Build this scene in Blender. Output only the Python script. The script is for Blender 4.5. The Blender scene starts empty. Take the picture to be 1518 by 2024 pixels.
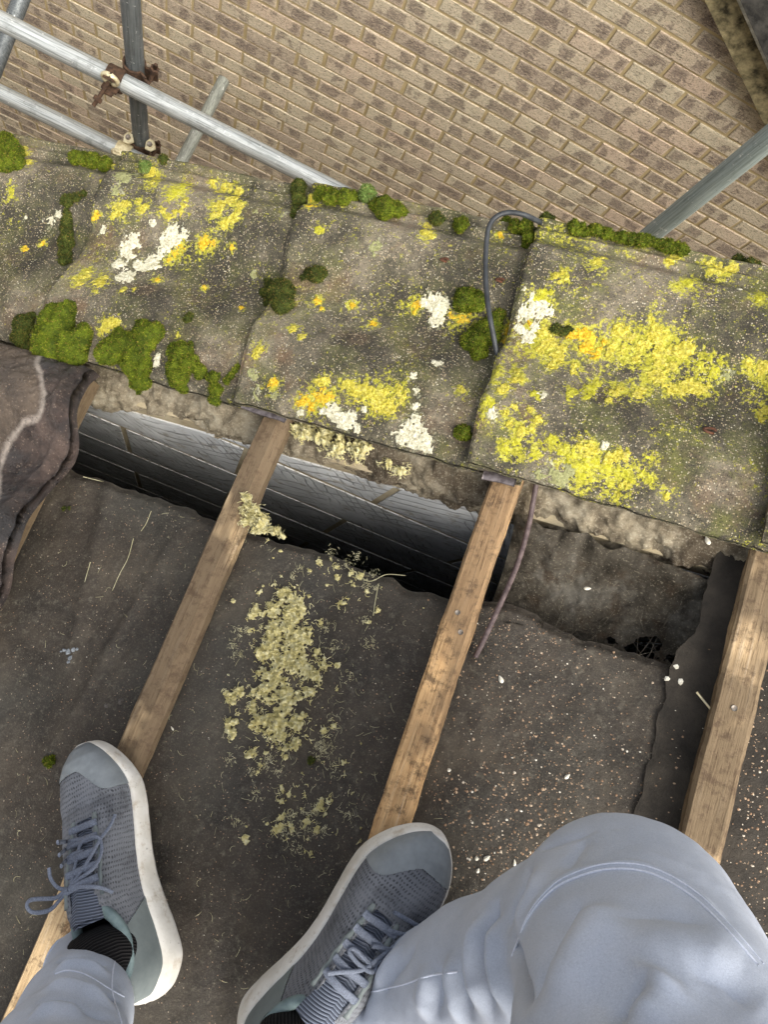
import bpy, math, random
import numpy as np
from mathutils import Matrix, Vector
from mathutils.bvhtree import BVHTree

random.seed(7)
rng = np.random.default_rng(7)
SC = bpy.context.scene
COL = SC.collection

# ------------------------------------------------------------------ camera, world, sun, exposure
# rows: the camera's right / down / forward axes; columns: world X (along the wall), Y (towards it), Z (up)
_R = np.array([[0.9039181181, 0.3414229313, 0.2576090405],
               [0.3838102146, -0.9132971655, -0.1363011618],
               [0.1887372643, 0.2220780708, -0.9565874636]])
FPX, CX, CY = 1507.0, 759.0, 1012.0
CAMZ = 6.0
cd = bpy.data.cameras.new("camera")
cam = bpy.data.objects.new("camera", cd)
COL.objects.link(cam)
SC.camera = cam
cd.sensor_fit = 'VERTICAL'
cd.sensor_height = 36.0
cd.lens = FPX / 2024 * 36.0
cd.clip_start = 0.02
cd.clip_end = 400
m = Matrix.Identity(4)
for i in range(3):
    m[i][0] = _R[0, i]; m[i][1] = -_R[1, i]; m[i][2] = -_R[2, i]
m[2][3] = CAMZ
cam.matrix_world = m

SUN_EL, SUN_AZ = 56.0, 136.0      # azimuth: compass-like, from +Y clockwise
w = bpy.data.worlds.new("World")
SC.world = w
w.use_nodes = True
nt = w.node_tree
sky = nt.nodes.new("ShaderNodeTexSky")
sky.sky_type = 'NISHITA'
sky.sun_disc = False
sky.sun_elevation = math.radians(SUN_EL)
sky.sun_rotation = math.radians(SUN_AZ)
sky.air_density = 1.0; sky.dust_density = 5.0; sky.ozone_density = 1.0
nt.nodes["Background"].inputs[1].default_value = 0.15
hs = nt.nodes.new("ShaderNodeHueSaturation")      # thin overcast: the sky's colour washed towards white
hs.inputs['Saturation'].default_value = 0.35
nt.links.new(sky.outputs[0], hs.inputs['Color'])
nt.links.new(hs.outputs[0], nt.nodes["Background"].inputs[0])
sd = bpy.data.lights.new("sun", 'SUN')
sd.energy = 1.7
sd.angle = math.radians(50)
sd.color = (1.0, 0.965, 0.85)
sun = bpy.data.objects.new("sun", sd)
COL.objects.link(sun)
_a, _e = math.radians(SUN_AZ), math.radians(SUN_EL)
sdir = Vector((math.sin(_a) * math.cos(_e), math.cos(_a) * math.cos(_e), math.sin(_e)))
sun.rotation_euler = sdir.to_track_quat('Z', 'Y').to_euler()
sun.location = (0, -3, 12)
SC.view_settings.view_transform = 'Standard'
SC.view_settings.look = 'None'
SC.view_settings.exposure = 1.22
SC.view_settings.gamma = 1.0

# ------------------------------------------------------------------ frames
TH = math.radians(28.19)
CT, ST = math.cos(TH), math.sin(TH)
HCAM = 0.96                                   # camera height over the batten tops, along the roof's normal
EV = np.array([CT, 0, ST]); YV = np.array([0, 1.0, 0]); NV = np.array([-ST, 0, CT])
CAMP = np.array([0, 0, CAMZ])
ORG = CAMP - HCAM * NV                        # roof frame: s up the slope, v towards the neighbour, n off the roof
MR = Matrix(((EV[0], 0, NV[0], ORG[0]), (EV[1], 1, NV[1], ORG[1]), (EV[2], 0, NV[2], ORG[2]), (0, 0, 0, 1)))
MW = Matrix.Identity(4)

def ray(px, py):
    c = np.array([(px - CX) / FPX, (py - CY) / FPX, 1.0])
    return _R.T @ c
def at(px, py, n=0.0):
    d = ray(px, py)
    t = (n - HCAM) / (d @ NV)
    p = d * t
    return p @ EV, p @ YV
def camp(px, py, depth):
    return CAMP + ray(px, py) * depth
def w2r(p):
    q = np.asarray(p) - ORG
    return np.array([q @ EV, q @ YV, q @ NV])

# ------------------------------------------------------------------ numpy noise
def _hash(ix, iy, iz, seed):
    h = (ix.astype(np.int64) * 374761393 + iy.astype(np.int64) * 668265263 + iz.astype(np.int64) * 2147483647 + seed * 974634777) & 0xFFFFFFFF
    h = ((h ^ (h >> 13)) * 1274126177) & 0xFFFFFFFF
    h = ((h ^ (h >> 16)) * 2246822519) & 0xFFFFFFFF
    h = h ^ (h >> 15)
    return (h & 0xFFFFFF) / float(0xFFFFFF)
def vnoise(x, y, z=0.0, seed=0):
    x, y, z = np.broadcast_arrays(np.asarray(x, float), np.asarray(y, float), np.asarray(z, float))
    fx, fy, fz = np.floor(x), np.floor(y), np.floor(z)
    ux, uy, uz = x - fx, y - fy, z - fz
    ux, uy, uz = [u * u * (3 - 2 * u) for u in (ux, uy, uz)]
    r = 0
    for dx in (0, 1):
        for dy in (0, 1):
            for dz in (0, 1):
                wgt = (ux if dx else 1 - ux) * (uy if dy else 1 - uy) * (uz if dz else 1 - uz)
                r = r + wgt * _hash(fx + dx, fy + dy, fz + dz, seed)
    return r * 2 - 1
def fbm(x, y, z=0.0, seed=0, octv=4, gain=.5):
    r, a, f = 0, 1.0, 1.0
    for o in range(octv):
        r = r + a * vnoise(np.asarray(x) * f, np.asarray(y) * f, np.asarray(z) * f, seed + o * 17)
        a *= gain; f *= 2.03
    return r
def sstep(a, b, x):
    t = np.clip((np.asarray(x, float) - a) / (b - a), 0, 1)
    return t * t * (3 - 2 * t)

# ------------------------------------------------------------------ objects
def tag(o, label=None, cat=None, group=None, kind=None):
    if label: o['label'] = label
    if cat: o['category'] = cat
    if group: o['group'] = group
    if kind: o['kind'] = kind
    return o
def build_mesh(name, V, faces, mats=None, smooth=True, fmat=None, colattr=None):
    V = np.asarray(V, float)
    me = bpy.data.meshes.new(name)
    if isinstance(faces, np.ndarray): faces = [faces]
    faces = [np.asarray(f, np.int32) for f in faces if len(f)]
    nl = sum(f.size for f in faces); nf = sum(len(f) for f in faces)
    me.vertices.add(len(V)); me.vertices.foreach_set("co", V.astype(np.float32).ravel())
    me.loops.add(nl); me.loops.foreach_set("vertex_index", np.concatenate([f.ravel() for f in faces]))
    st, off = [], 0
    for f in faces:
        st.append(off + np.arange(len(f)) * f.shape[1]); off += f.size
    me.polygons.add(nf); me.polygons.foreach_set("loop_start", np.concatenate(st).astype(np.int32))
    me.polygons.foreach_set("use_smooth", np.full(nf, smooth))
    if fmat is not None: me.polygons.foreach_set("material_index", np.asarray(fmat, np.int32))
    me.update(calc_edges=True)
    me.validate()
    for mt in (mats if isinstance(mats, (list, tuple)) else [mats]):
        if mt: me.materials.append(mt)
    if colattr:
        for k, arr in colattr.items():
            at_ = me.attributes.new(k, 'FLOAT_COLOR', 'POINT')
            a4 = np.ones((len(V), 4), np.float32); a4[:, :arr.shape[1]] = arr
            at_.data.foreach_set("color", a4.ravel())
    return me
def obj(name, V, faces, mats, frame=MR, base=(0, 0, 0), parent=None, **kw):
    """One mesh object. V is in the frame; the object's origin is put at base. A child shares its parent's origin."""
    if parent is not None: base = parent['_b']
    V = np.asarray(V, float) - np.asarray(base, float)
    me = build_mesh(name, V, faces, mats, **kw)
    o = bpy.data.objects.new(name, me)
    COL.objects.link(o)
    if parent is not None: o.parent = parent
    else: o.matrix_world = frame @ Matrix.Translation(Vector(base))
    o['_b'] = [float(b) for b in base]
    return o
def empty(name, base=(0, 0, 0), frame=MR):
    o = bpy.data.objects.new(name, None)
    o.empty_display_size = .05
    COL.objects.link(o)
    o.matrix_world = frame @ Matrix.Translation(Vector(base))
    o['_b'] = [float(b) for b in base]
    return o
class MB:
    def __init__(s): s.V = []; s.F = {}; s.n = 0
    def add(s, V, F):
        V = np.asarray(V, float)
        F = F if isinstance(F, list) else [F]
        for f in F:
            f = np.asarray(f, np.int64)
            if f.size: s.F.setdefault(f.shape[1], []).append(f + s.n)
        s.V.append(V); s.n += len(V)
    def out(s): return np.concatenate(s.V), [np.concatenate(v) for v in s.F.values()]
def gridfaces(nu, nv, closeu=False, closev=False):
    iu = np.arange(nu if closeu else nu - 1); iv = np.arange(nv if closev else nv - 1)
    a, b = np.meshgrid(iu, iv, indexing='ij')
    a2, b2 = (a + 1) % nu, (b + 1) % nv
    return np.stack([a * nv + b, a2 * nv + b, a2 * nv + b2, a * nv + b2], -1).reshape(-1, 4)
def catmull(P, n):
    P = np.asarray(P, float)
    Q = np.vstack([2 * P[0] - P[1], P, 2 * P[-1] - P[-2]])
    out = []
    k = len(P) - 1
    for i in range(k):
        t = np.linspace(0, 1, n, endpoint=(i == k - 1))[:, None]
        a, b, c, d = Q[i], Q[i + 1], Q[i + 2], Q[i + 3]
        out.append(.5 * ((2 * b) + (c - a) * t + (2 * a - 5 * b + 4 * c - d) * t ** 2 + (3 * b - a - 3 * c + d) * t ** 3))
    return np.vstack(out)
def tube(P, r, k=10, flat=1.0, upv=None, caps=True):
    """Tube round a polyline; flat < 1 squashes it along the local up direction."""
    P = np.asarray(P, float); n = len(P)
    r = np.broadcast_to(np.asarray(r, float), (n,))
    T = np.gradient(P, axis=0); T /= np.linalg.norm(T, axis=1)[:, None] + 1e-12
    up = np.array([0, 0, 1.0]) if upv is None else np.asarray(upv, float)
    if abs(T[0] @ up) > .95: up = np.array([1.0, 0, 0])
    Bv = np.cross(T, np.broadcast_to(up, T.shape)); ln = np.linalg.norm(Bv, axis=1)[:, None]
    Bv = Bv / np.where(ln < 1e-6, 1, ln)
    for i in range(1, n):
        if ln[i, 0] < .05: Bv[i] = Bv[i - 1]
    Nn = np.cross(Bv, T)
    th = np.arange(k) / k * 2 * np.pi
    V = (P[:, None] + r[:, None, None] * (np.cos(th)[None, :, None] * Bv[:, None] + flat * np.sin(th)[None, :, None] * Nn[:, None])).reshape(-1, 3)
    F = [gridfaces(n, k, closev=True)]
    if caps:
        V = np.vstack([V, P[0], P[-1]])
        j = np.arange(k)
        F.append(np.stack([np.full(k, n * k), (j + 1) % k, j], 1))
        F.append(np.stack([np.full(k, n * k + 1), (n - 1) * k + j, (n - 1) * k + (j + 1) % k], 1))
    return V, F
def box(c, d, rot=None, bev=0.0):
    d = np.asarray(d, float) / 2
    if bev <= 0:
        s = np.array([[x, y, z] for x in (-1, 1) for y in (-1, 1) for z in (-1, 1)], float) * d
        F = np.array([[0, 1, 3, 2], [4, 6, 7, 5], [0, 4, 5, 1], [2, 3, 7, 6], [0, 2, 6, 4], [1, 5, 7, 3]])
        V = s
    else:
        import bmesh
        bm = bmesh.new(); bmesh.ops.create_cube(bm, size=1)
        for v in bm.verts: v.co = Vector((v.co.x * 2 * d[0], v.co.y * 2 * d[1], v.co.z * 2 * d[2]))
        bmesh.ops.bevel(bm, geom=bm.edges[:], offset=bev, segments=2, affect='EDGES', profile=.5)
        bmesh.ops.triangulate(bm, faces=bm.faces[:])
        V = np.array([v.co[:] for v in bm.verts]); bm.verts.index_update()
        F = np.array([[v.index for v in f.verts] for f in bm.faces]); bm.free()
    if rot is not None: V = V @ np.asarray(rot).T
    return V + np.asarray(c, float), F
def surface_nets(F, org, h):
    """Isosurface of the 3-D field F (negative inside) as a quad mesh."""
    S = F < 0
    nx, ny, nz = F.shape
    cx = [(i, j, k) for i in (0, 1) for j in (0, 1) for k in (0, 1)]
    cnt = sum(S[i:nx - 1 + i, j:ny - 1 + j, k:nz - 1 + k].astype(np.int8) for i, j, k in cx)
    act = (cnt > 0) & (cnt < 8)
    idx = np.argwhere(act)
    vid = -np.ones(act.shape, np.int64); vid[act] = np.arange(len(idx))
    acc = np.zeros((len(idx), 3)); num = np.zeros(len(idx))
    for a in range(8):
        for b in range(a + 1, 8):
            ca, cb = np.array(cx[a]), np.array(cx[b])
            if np.abs(ca - cb).sum() != 1: continue
            ia, ib = idx + ca, idx + cb
            fa = F[ia[:, 0], ia[:, 1], ia[:, 2]]; fb = F[ib[:, 0], ib[:, 1], ib[:, 2]]
            mk = (fa < 0) != (fb < 0)
            t = np.where(mk, fa / np.where(mk, fa - fb, 1), 0)
            acc += np.where(mk[:, None], ca + t[:, None] * (cb - ca), 0); num += mk
    V = org + h * (idx + acc / num[:, None])
    Q = []
    for ax in range(3):
        o1, o2 = [(1, 2), (2, 0), (0, 1)][ax]
        sl0 = [slice(None)] * 3; sl1 = [slice(None)] * 3
        sl0[ax] = slice(0, F.shape[ax] - 1); sl1[ax] = slice(1, F.shape[ax])
        ch = S[tuple(sl0)] != S[tuple(sl1)]
        e = np.argwhere(ch)
        ok = (e[:, o1] > 0) & (e[:, o2] > 0) & (e[:, o1] < F.shape[o1] - 1) & (e[:, o2] < F.shape[o2] - 1)
        e = e[ok]
        fl = S[tuple(sl0)][e[:, 0], e[:, 1], e[:, 2]]
        def c(d1, d2):
            q = e.copy(); q[:, o1] += d1; q[:, o2] += d2
            return vid[q[:, 0], q[:, 1], q[:, 2]]
        q = np.stack([c(-1, -1), c(0, -1), c(0, 0), c(-1, 0)], 1)
        q[~fl] = q[~fl][:, ::-1]
        Q.append(q)
    return V, np.concatenate(Q)
def vnormals(V, Q):
    T = np.concatenate([Q[:, [0, 1, 2]], Q[:, [0, 2, 3]]]) if Q.shape[1] == 4 else Q
    fn = np.cross(V[T[:, 1]] - V[T[:, 0]], V[T[:, 2]] - V[T[:, 0]])
    N = np.zeros_like(V)
    for i in range(3):
        for k in range(3): N[:, k] += np.bincount(T[:, i], fn[:, k], len(V))
    return N / (np.linalg.norm(N, axis=1)[:, None] + 1e-12)
def laplace(V, Q, it=2, lam=.5):
    E = np.concatenate([Q[:, [i, (i + 1) % Q.shape[1]]] for i in range(Q.shape[1])])
    E = np.concatenate([E, E[:, ::-1]])
    dg = np.maximum(np.bincount(E[:, 0], minlength=len(V)), 1)[:, None]
    for _ in range(it):
        A = np.stack([np.bincount(E[:, 0], V[E[:, 1], k], len(V)) for k in range(3)], 1) / dg
        V = V + lam * (A - V)
    return V
def smin(a, b, k):
    h = np.clip(.5 + .5 * (b - a) / k, 0, 1)
    return b * (1 - h) + a * h - k * h * (1 - h)

# ------------------------------------------------------------------ materials
def c255(r, g, b):
    f = lambda u: ((u / 255 + .055) / 1.055) ** 2.4 if u > 10 else u / 255 / 12.92
    return (f(r), f(g), f(b), 1.0)
class Mat:
    def __init__(s, name):
        s.m = bpy.data.materials.new(name); s.m.use_nodes = True
        s.nt = s.m.node_tree
        s.b = s.nt.nodes["Principled BSDF"]
        s._co = None
    def nd(s, t, ins=None, **p):
        n = s.nt.nodes.new(t)
        for k, v in p.items(): setattr(n, k, v)
        for k, v in (ins or {}).items():
            if hasattr(v, 'is_output'): s.nt.links.new(v, n.inputs[k])
            else: n.inputs[k].default_value = v
        return n
    def co(s):
        if s._co is None: s._co = s.nd('ShaderNodeTexCoord').outputs['Object']
        return s._co
    def map(s, scale=(1, 1, 1), rot=(0, 0, 0), loc=(0, 0, 0), vec=None):
        return s.nd('ShaderNodeMapping', {'Vector': vec or s.co(), 'Scale': scale, 'Rotation': rot, 'Location': loc}).outputs[0]
    def noise(s, scale, detail=4, rough=.6, vec=None, dist=0.0, out=0):
        return s.nd('ShaderNodeTexNoise', {'Vector': vec or s.co(), 'Scale': scale, 'Detail': detail, 'Roughness': rough, 'Distortion': dist}).outputs[out]
    def vor(s, scale, feature='F1', out='Distance', vec=None, rnd=1.0):
        return s.nd('ShaderNodeTexVoronoi', {'Vector': vec or s.co(), 'Scale': scale, 'Randomness': rnd}, feature=feature).outputs[out]
    def ramp(s, fac, stops, interp='LINEAR'):
        n = s.nd('ShaderNodeValToRGB', {'Fac': fac}); n.color_ramp.interpolation = interp
        el = n.color_ramp.elements
        for i, (p, cc) in enumerate(stops):
            if i > 1: el.new(p)
            el[i].position = p
        for i, (p, cc) in enumerate(stops):
            el[i].position = p
            el[i].color = (cc, cc, cc, 1) if isinstance(cc, (int, float)) else cc
        return n.outputs[0]
    def mix(s, fac, a, b, mode='MIX'):
        n = s.nd('ShaderNodeMix', {}, data_type='RGBA', blend_type=mode)
        for k, v in ((0, fac), (6, a), (7, b)):
            if hasattr(v, 'is_output'): s.nt.links.new(v, n.inputs[k])
            else: n.inputs[k].default_value = v
        return n.outputs[2]
    def math(s, op, a, b=0.0, c=0.0):
        n = s.nd('ShaderNodeMath', {}, operation=op)
        for k, v in ((0, a), (1, b), (2, c)):
            if hasattr(v, 'is_output'): s.nt.links.new(v, n.inputs[k])
            else: n.inputs[k].default_value = v
        return n.outputs[0]
    def attr(s, name, out='Color'):
        n = s.nd('ShaderNodeAttribute', {}); n.attribute_name = name
        return n.outputs[out]
    def sep(s, v):
        return s.nd('ShaderNodeSeparateXYZ', {'Vector': v}).outputs
    def bump(s, h, strength=.5, dist=.001, normal=None):
        i = {'Height': h, 'Strength': strength, 'Distance': dist}
        if normal: i['Normal'] = normal
        return s.nd('ShaderNodeBump', i).outputs[0]
    def fin(s, color, rough=.8, normal=None, metal=0.0, spec=.3, **kw):
        for k, v in {'Base Color': color, 'Roughness': rough, 'Metallic': metal, 'Specular IOR Level': spec, **kw}.items():
            if hasattr(v, 'is_output'): s.nt.links.new(v, s.b.inputs[k])
            else: s.b.inputs[k].default_value = v
        if normal: s.nt.links.new(normal, s.b.inputs['Normal'])
        return s.m

def mat_tile(name, lime):
    M = Mat(name)
    film = M.sep(M.attr('film'))           # how much young lichen grows here: lime, pale
    base = M.ramp(M.noise(10, 6, .68), [(.36, c255(54, 52, 44)), (.49, c255(88, 83, 70)), (.62, c255(122, 113, 97))])
    base = M.mix(M.ramp(M.noise(13, 5, .65, vec=M.map(loc=(3, 7, 1))), [(.54, 0), (.66, .6)]), base, c255(110, 86, 66))
    base = M.mix(M.ramp(M.noise(6.5, 6, .7, vec=M.map(loc=(13, 2, 5))), [(.46, 0), (.60, .85)]), base, c255(52, 49, 43))
    base = M.mix(M.ramp(M.noise(15, 6, .72, vec=M.map(loc=(1, 22, 9))), [(.48, 0), (.64, .25 + .5 * lime)]), base, c255(96, 98, 52))
    # exposed aggregate, in patches
    v1 = M.nd('ShaderNodeTexVoronoi', {'Vector': M.co(), 'Scale': 400}).outputs
    rc = M.sep(v1['Color'])
    dot = M.math('LESS_THAN', v1['Distance'], .42)
    pt = M.ramp(M.noise(24, 4, .7, vec=M.map(loc=(4, 4, 2))), [(.36, .35), (.58, .95)])
    lite = M.math('MULTIPLY', M.math('MULTIPLY', dot, M.math('GREATER_THAN', rc[0], .70)), pt)
    gcol = M.ramp(rc[1], [(0, c255(186, 172, 140)), (.5, c255(160, 138, 110)), (1, c255(216, 208, 184))])
    base = M.mix(M.math('MULTIPLY', lite, .75), base, gcol)
    base = M.mix(M.math('MULTIPLY', M.math('MULTIPLY', dot, M.math('LESS_THAN', rc[0], .22)), .6), base, c255(44, 40, 34))
    fine0 = M.noise(520, 5, .8)
    base = M.mix(M.math('MULTIPLY', M.ramp(fine0, [(.56, 0), (.66, 1)]), .45), base, c255(170, 156, 126))
    base = M.mix(M.math('MULTIPLY', M.ramp(fine0, [(.36, 1), (.46, 0)]), .55), base, c255(46, 42, 34))
    # thin lime film round the grown lichens, and everywhere on the mossier tiles
    bz = M.ramp(M.noise(9, 4, .6, vec=M.map(loc=(2, 31, 4))), [(.42, 0), (.66, 1)])
    dens = M.math('ADD', M.math('MULTIPLY', film[0], .17), M.math('MULTIPLY', bz, .05 + .09 * lime))
    f1 = M.noise(150, 7, .78)
    on = M.math('SUBTRACT', M.math('ADD', f1, dens), .62)
    lim = M.ramp(M.math('MULTIPLY', on, 10.0), [(0, 0), (.7, 1)])
    lcol = M.ramp(M.noise(210, 5, .75, vec=M.map(loc=(7, 7, 0))), [(.34, c255(112, 112, 30)), (.5, c255(170, 164, 46)), (.66, c255(204, 200, 92))])
    base = M.mix(M.math('MULTIPLY', lim, .82), base, lcol)
    f2 = M.noise(120, 7, .8, vec=M.map(loc=(5, 1, 9)))
    pal = M.ramp(M.math('MULTIPLY', M.math('SUBTRACT', M.math('ADD', f2, M.math('MULTIPLY', film[1], .14)), .64), 10.0), [(0, 0), (.7, 1)])
    base = M.mix(M.math('MULTIPLY', pal, .75), base, M.ramp(f1, [(.4, c255(140, 140, 108)), (.6, c255(196, 194, 164))]))
    h = M.math('ADD', M.math('MULTIPLY', M.math('SUBTRACT', 1.0, v1['Distance']), .6), M.math('ADD', fine0, M.noise(1000, 3, .7)))
    return M.fin(base, .93, M.bump(h, .6, .0022), spec=.2)

def mat_lichen(name, stops, under, scale=230):
    M = Mat(name)
    e = M.sep(M.attr('rim'))[0]            # 0 at the lobed margin, 1 inside
    n = M.noise(scale, 7, .78)
    col = M.ramp(n, stops)
    col = M.mix(M.math('MULTIPLY', M.ramp(M.noise(75, 6, .72, vec=M.map(loc=(8, 1, 3))), [(.50, 0), (.66, 1)]), .7), col, under)
    col = M.mix(M.math('MULTIPLY', M.ramp(M.noise(380, 5, .8, vec=M.map(loc=(2, 9, 3))), [(.36, 1), (.47, 0)]), .7), col, M_mixc(under, (.03, .03, .02, 1), .65))
    col = M.mix(M.math('MULTIPLY', M.ramp(M.noise(120, 6, .75, vec=M.map(loc=(12, 9, 3))), [(.54, 0), (.64, 1)]), .55), col, c255(132, 122, 84))
    return M.fin(col, .95, M.bump(M.noise(600, 5, .8), .9, .002), spec=.1)

def mat_moss(name, dark, mid, light):
    M = Mat(name)
    a = M.sep(M.attr('rnd'))
    col = M.ramp(M.math('ADD', M.math('MULTIPLY', a[0], .5), M.math('MULTIPLY', M.math('ADD', M.math('MULTIPLY', M.math('SUBTRACT', M.noise(60, 4, .7), .5), 1.6), .5), .55)), [(.25, dark), (.55, mid), (.85, light)])
    col = M.mix(M.ramp(a[0], [(.86, 0), (.90, .75)]), col, c255(108, 84, 44))
    return M.fin(col, .8, spec=.15)

def mat_felt():
    M = Mat("felt")
    base = M.ramp(M.noise(7, 7, .7), [(.36, c255(31, 27, 22)), (.5, c255(54, 47, 39)), (.64, c255(76, 68, 57))])
    base = M.mix(M.ramp(M.noise(38, 6, .75, vec=M.map(loc=(6, 2, 8))), [(.46, 0), (.66, .6)]), base, c255(48, 43, 38))
    base = M.mix(M.ramp(M.noise(90, 6, .8, vec=M.map(loc=(1, 2, 18))), [(.54, 0), (.70, .6)]), base, c255(108, 103, 90))
    base = M.mix(M.ramp(M.noise(9, 5, .6, vec=M.map(loc=(4, 9, 2))), [(.5, 0), (.72, .7)]), base, c255(52, 44, 36))
    base = M.mix(M.ramp(M.noise(3.4, 4, .6, vec=M.map(loc=(14, 3, 2))), [(.5, 0), (.7, .6)]), base, c255(62, 60, 53))
    dust = M.noise(420, 4, .8)
    base = M.mix(M.math('MULTIPLY', M.ramp(dust, [(.54, 0), (.64, 1)]), .3), base, c255(118, 111, 96))
    base = M.mix(M.math('MULTIPLY', M.ramp(M.noise(600, 3, .8, vec=M.map(loc=(3, 3, 3))), [(.58, 0), (.68, 1)]), .5), base, c255(38, 34, 31))
    v = M.nd('ShaderNodeTexVoronoi', {'Vector': M.co(), 'Scale': 260}).outputs
    rc = M.sep(v['Color'])
    sp = M.math('MULTIPLY', M.math('LESS_THAN', v['Distance'], .20), M.math('GREATER_THAN', rc[0], .80))
    base = M.mix(M.math('MULTIPLY', sp, .5), base, M.ramp(rc[1], [(.2, c255(186, 172, 150)), (.8, c255(168, 132, 104))]))
    h = M.math('ADD', M.noise(300, 5, .75), M.math('MULTIPLY', M.noise(60, 4, .6), 2.0))
    return M.fin(base, M.ramp(M.noise(6), [(.3, .62), (.7, .85)]), M.bump(h, .55, .0022), spec=.35)

def mat_wood(name, a, b, cdark, blotch=.6, rotz=0.0, seed=0.0):
    """Sawn softwood; the grain runs along the object's Y."""
    M = Mat(name)
    vec = M.map(scale=(1, .045, 1), loc=(seed, seed * 2, 0))
    g = M.noise(190, 5, .65, vec=vec, dist=.4)
    col = M.ramp(g, [(.3, b), (.55, a), (.75, M_mixc(a, (1, 1, 1, 1), .12))])
    big = M.noise(5.5, 4, .6, vec=M.map(scale=(1, .8, 1), loc=(seed, 1, 0)))
    col = M.mix(M.ramp(big, [(.45, 0), (.55, blotch)]), col, cdark)  # broad darker blotches along the length
    col = M.mix(M.math('MULTIPLY', M.ramp(M.noise(420, 3, .7, vec=M.map(scale=(1, .06, 1), loc=(seed, 4, 1))), [(.58, 0), (.68, 1)]), .7), col, c255(58, 40, 27))
    col = M.mix(M.math('MULTIPLY', M.ramp(M.noise(40, 7, .82), [(.50, 0), (.62, 1)]), .75), col, c255(74, 58, 44))
    h = M.math('ADD', g, M.math('MULTIPLY', M.noise(500, 3, .7, vec=vec), .6))
    return M.fin(col, .82, M.bump(h, .6, .0022), spec=.25)
def M_mixc(a, b, t): return tuple(a[i] * (1 - t) + b[i] * t for i in range(4))

def mat_brick():
    M = Mat("brick_face")
    a = M.sep(M.attr('bk'))            # random, along 0..1, across 0..1
    r = a[0]
    co = M.co()
    off = M.nd('ShaderNodeCombineXYZ', {'X': M.math('MULTIPLY', r, 37.0), 'Y': M.math('MULTIPLY', r, 91.0), 'Z': 0.0}).outputs[0]
    bv = M.nd('ShaderNodeVectorMath', {0: co, 1: off}, operation='ADD').outputs[0]
    body = M.ramp(M.math('ADD', M.math('MULTIPLY', M.math('FRACT', M.math('MULTIPLY', r, 7.31)), .75), M.math('MULTIPLY', M.noise(13, 3, .5, vec=bv), .3)),
                  [(.1, c255(174, 158, 140)), (.35, c255(190, 175, 153)), (.6, c255(204, 192, 166)), (.9, c255(202, 180, 158))])
    # kiss marks: dark bands across the brick
    band = M.noise(1.0, 1, .4, vec=M.nd('ShaderNodeCombineXYZ', {'X': M.math('ADD', M.math('MULTIPLY', a[1], 2.8), M.math('MULTIPLY', r, 97.0)), 'Y': M.math('MULTIPLY', a[2], .35), 'Z': M.math('MULTIPLY', r, 53.0)}).outputs[0])
    wob = M.math('MULTIPLY', M.math('SUBTRACT', M.noise(70, 3, .6, vec=bv), .5), .22)
    drk = M.ramp(M.math('ADD', band, wob), [(.50, 0), (.545, 1)])
    edge = M.math('MULTIPLY', M.ramp(M.math('ABSOLUTE', M.math('SUBTRACT', a[2], .5)), [(.34, 1), (.46, .15)]), M.ramp(M.math('ABSOLUTE', M.math('SUBTRACT', a[1], .5)), [(.44, 1), (.49, .2)]))
    col = M.mix(M.math('MULTIPLY', M.math('MULTIPLY', drk, edge), .72), body, M.ramp(M.noise(30, 3, .6, vec=bv), [(.3, c255(104, 92, 84)), (.7, c255(142, 126, 114))]))
    # creased, drag-wired face
    cv = M.nd('ShaderNodeMapping', {'Vector': bv, 'Scale': (1, 1, 2.6), 'Rotation': (0, .55, 0)}).outputs[0]
    crease = M.noise(62, 5, .68, vec=cv, dist=1.4)
    fine = M.noise(210, 4, .7, vec=bv)
    col = M.mix(M.math('MULTIPLY', M.ramp(crease, [(.36, 1), (.46, 0)]), .72), col, c255(70, 58, 52))
    col = M.mix(M.math('MULTIPLY', M.ramp(crease, [(.53, 0), (.62, 1)]), .6), col, c255(226, 206, 178))
    col = M.mix(M.math('MULTIPLY', M.ramp(fine, [(.57, 0), (.63, 1)]), .65), col, c255(58, 48, 44))
    h = M.math('ADD', crease, M.math('MULTIPLY', fine, .25))
    return M.fin(col, .92, M.bump(h, 1.0, .008), spec=.2)
def mat_mortar(name="mortar", a=(188, 170, 130), b=(164, 146, 110)):
    M = Mat(name)
    col = M.ramp(M.noise(12, 4, .6), [(.3, c255(*b)), (.7, c255(*a))])
    col = M.mix(M.math('MULTIPLY', M.ramp(M.noise(500, 4, .7), [(.55, 0), (.7, 1)]), .35), col, c255(196, 180, 142))
    return M.fin(col, .95, M.bump(M.noise(420, 4, .75), .7, .003), spec=.15)
def mat_galv(name, a, b, rough=.5, metal=.4, axis='x'):
    M = Mat(name)
    sc = {'x': (.03, 1, 1), 'y': (1, .03, 1), 'z': (1, 1, .03)}[axis]
    st = M.noise(260, 4, .65, vec=M.map(scale=sc))
    col = M.ramp(st, [(.32, b), (.6, a)])
    col = M.mix(M.ramp(M.noise(22, 5, .7), [(.56, 0), (.72, .65)]), col, M_mixc(b, (.1, .1, .09, 1), .5))
    col = M.mix(M.math('MULTIPLY', M.ramp(M.noise(120, 4, .75), [(.64, 0), (.70, 1)]), .6), col, c255(74, 66, 56))
    col = M.mix(M.math('MULTIPLY', M.ramp(M.noise(60, 4, .8, vec=M.map(loc=(9, 9, 9))), [(.63, 0), (.68, 1)]), .7), col, c255(226, 226, 220))
    return M.fin(col, M.ramp(M.noise(50, 4), [(.3, rough - .1), (.7, rough + .16)]), M.bump(M.noise(300, 4), .25, .0008), metal=metal, spec=.5)
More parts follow.
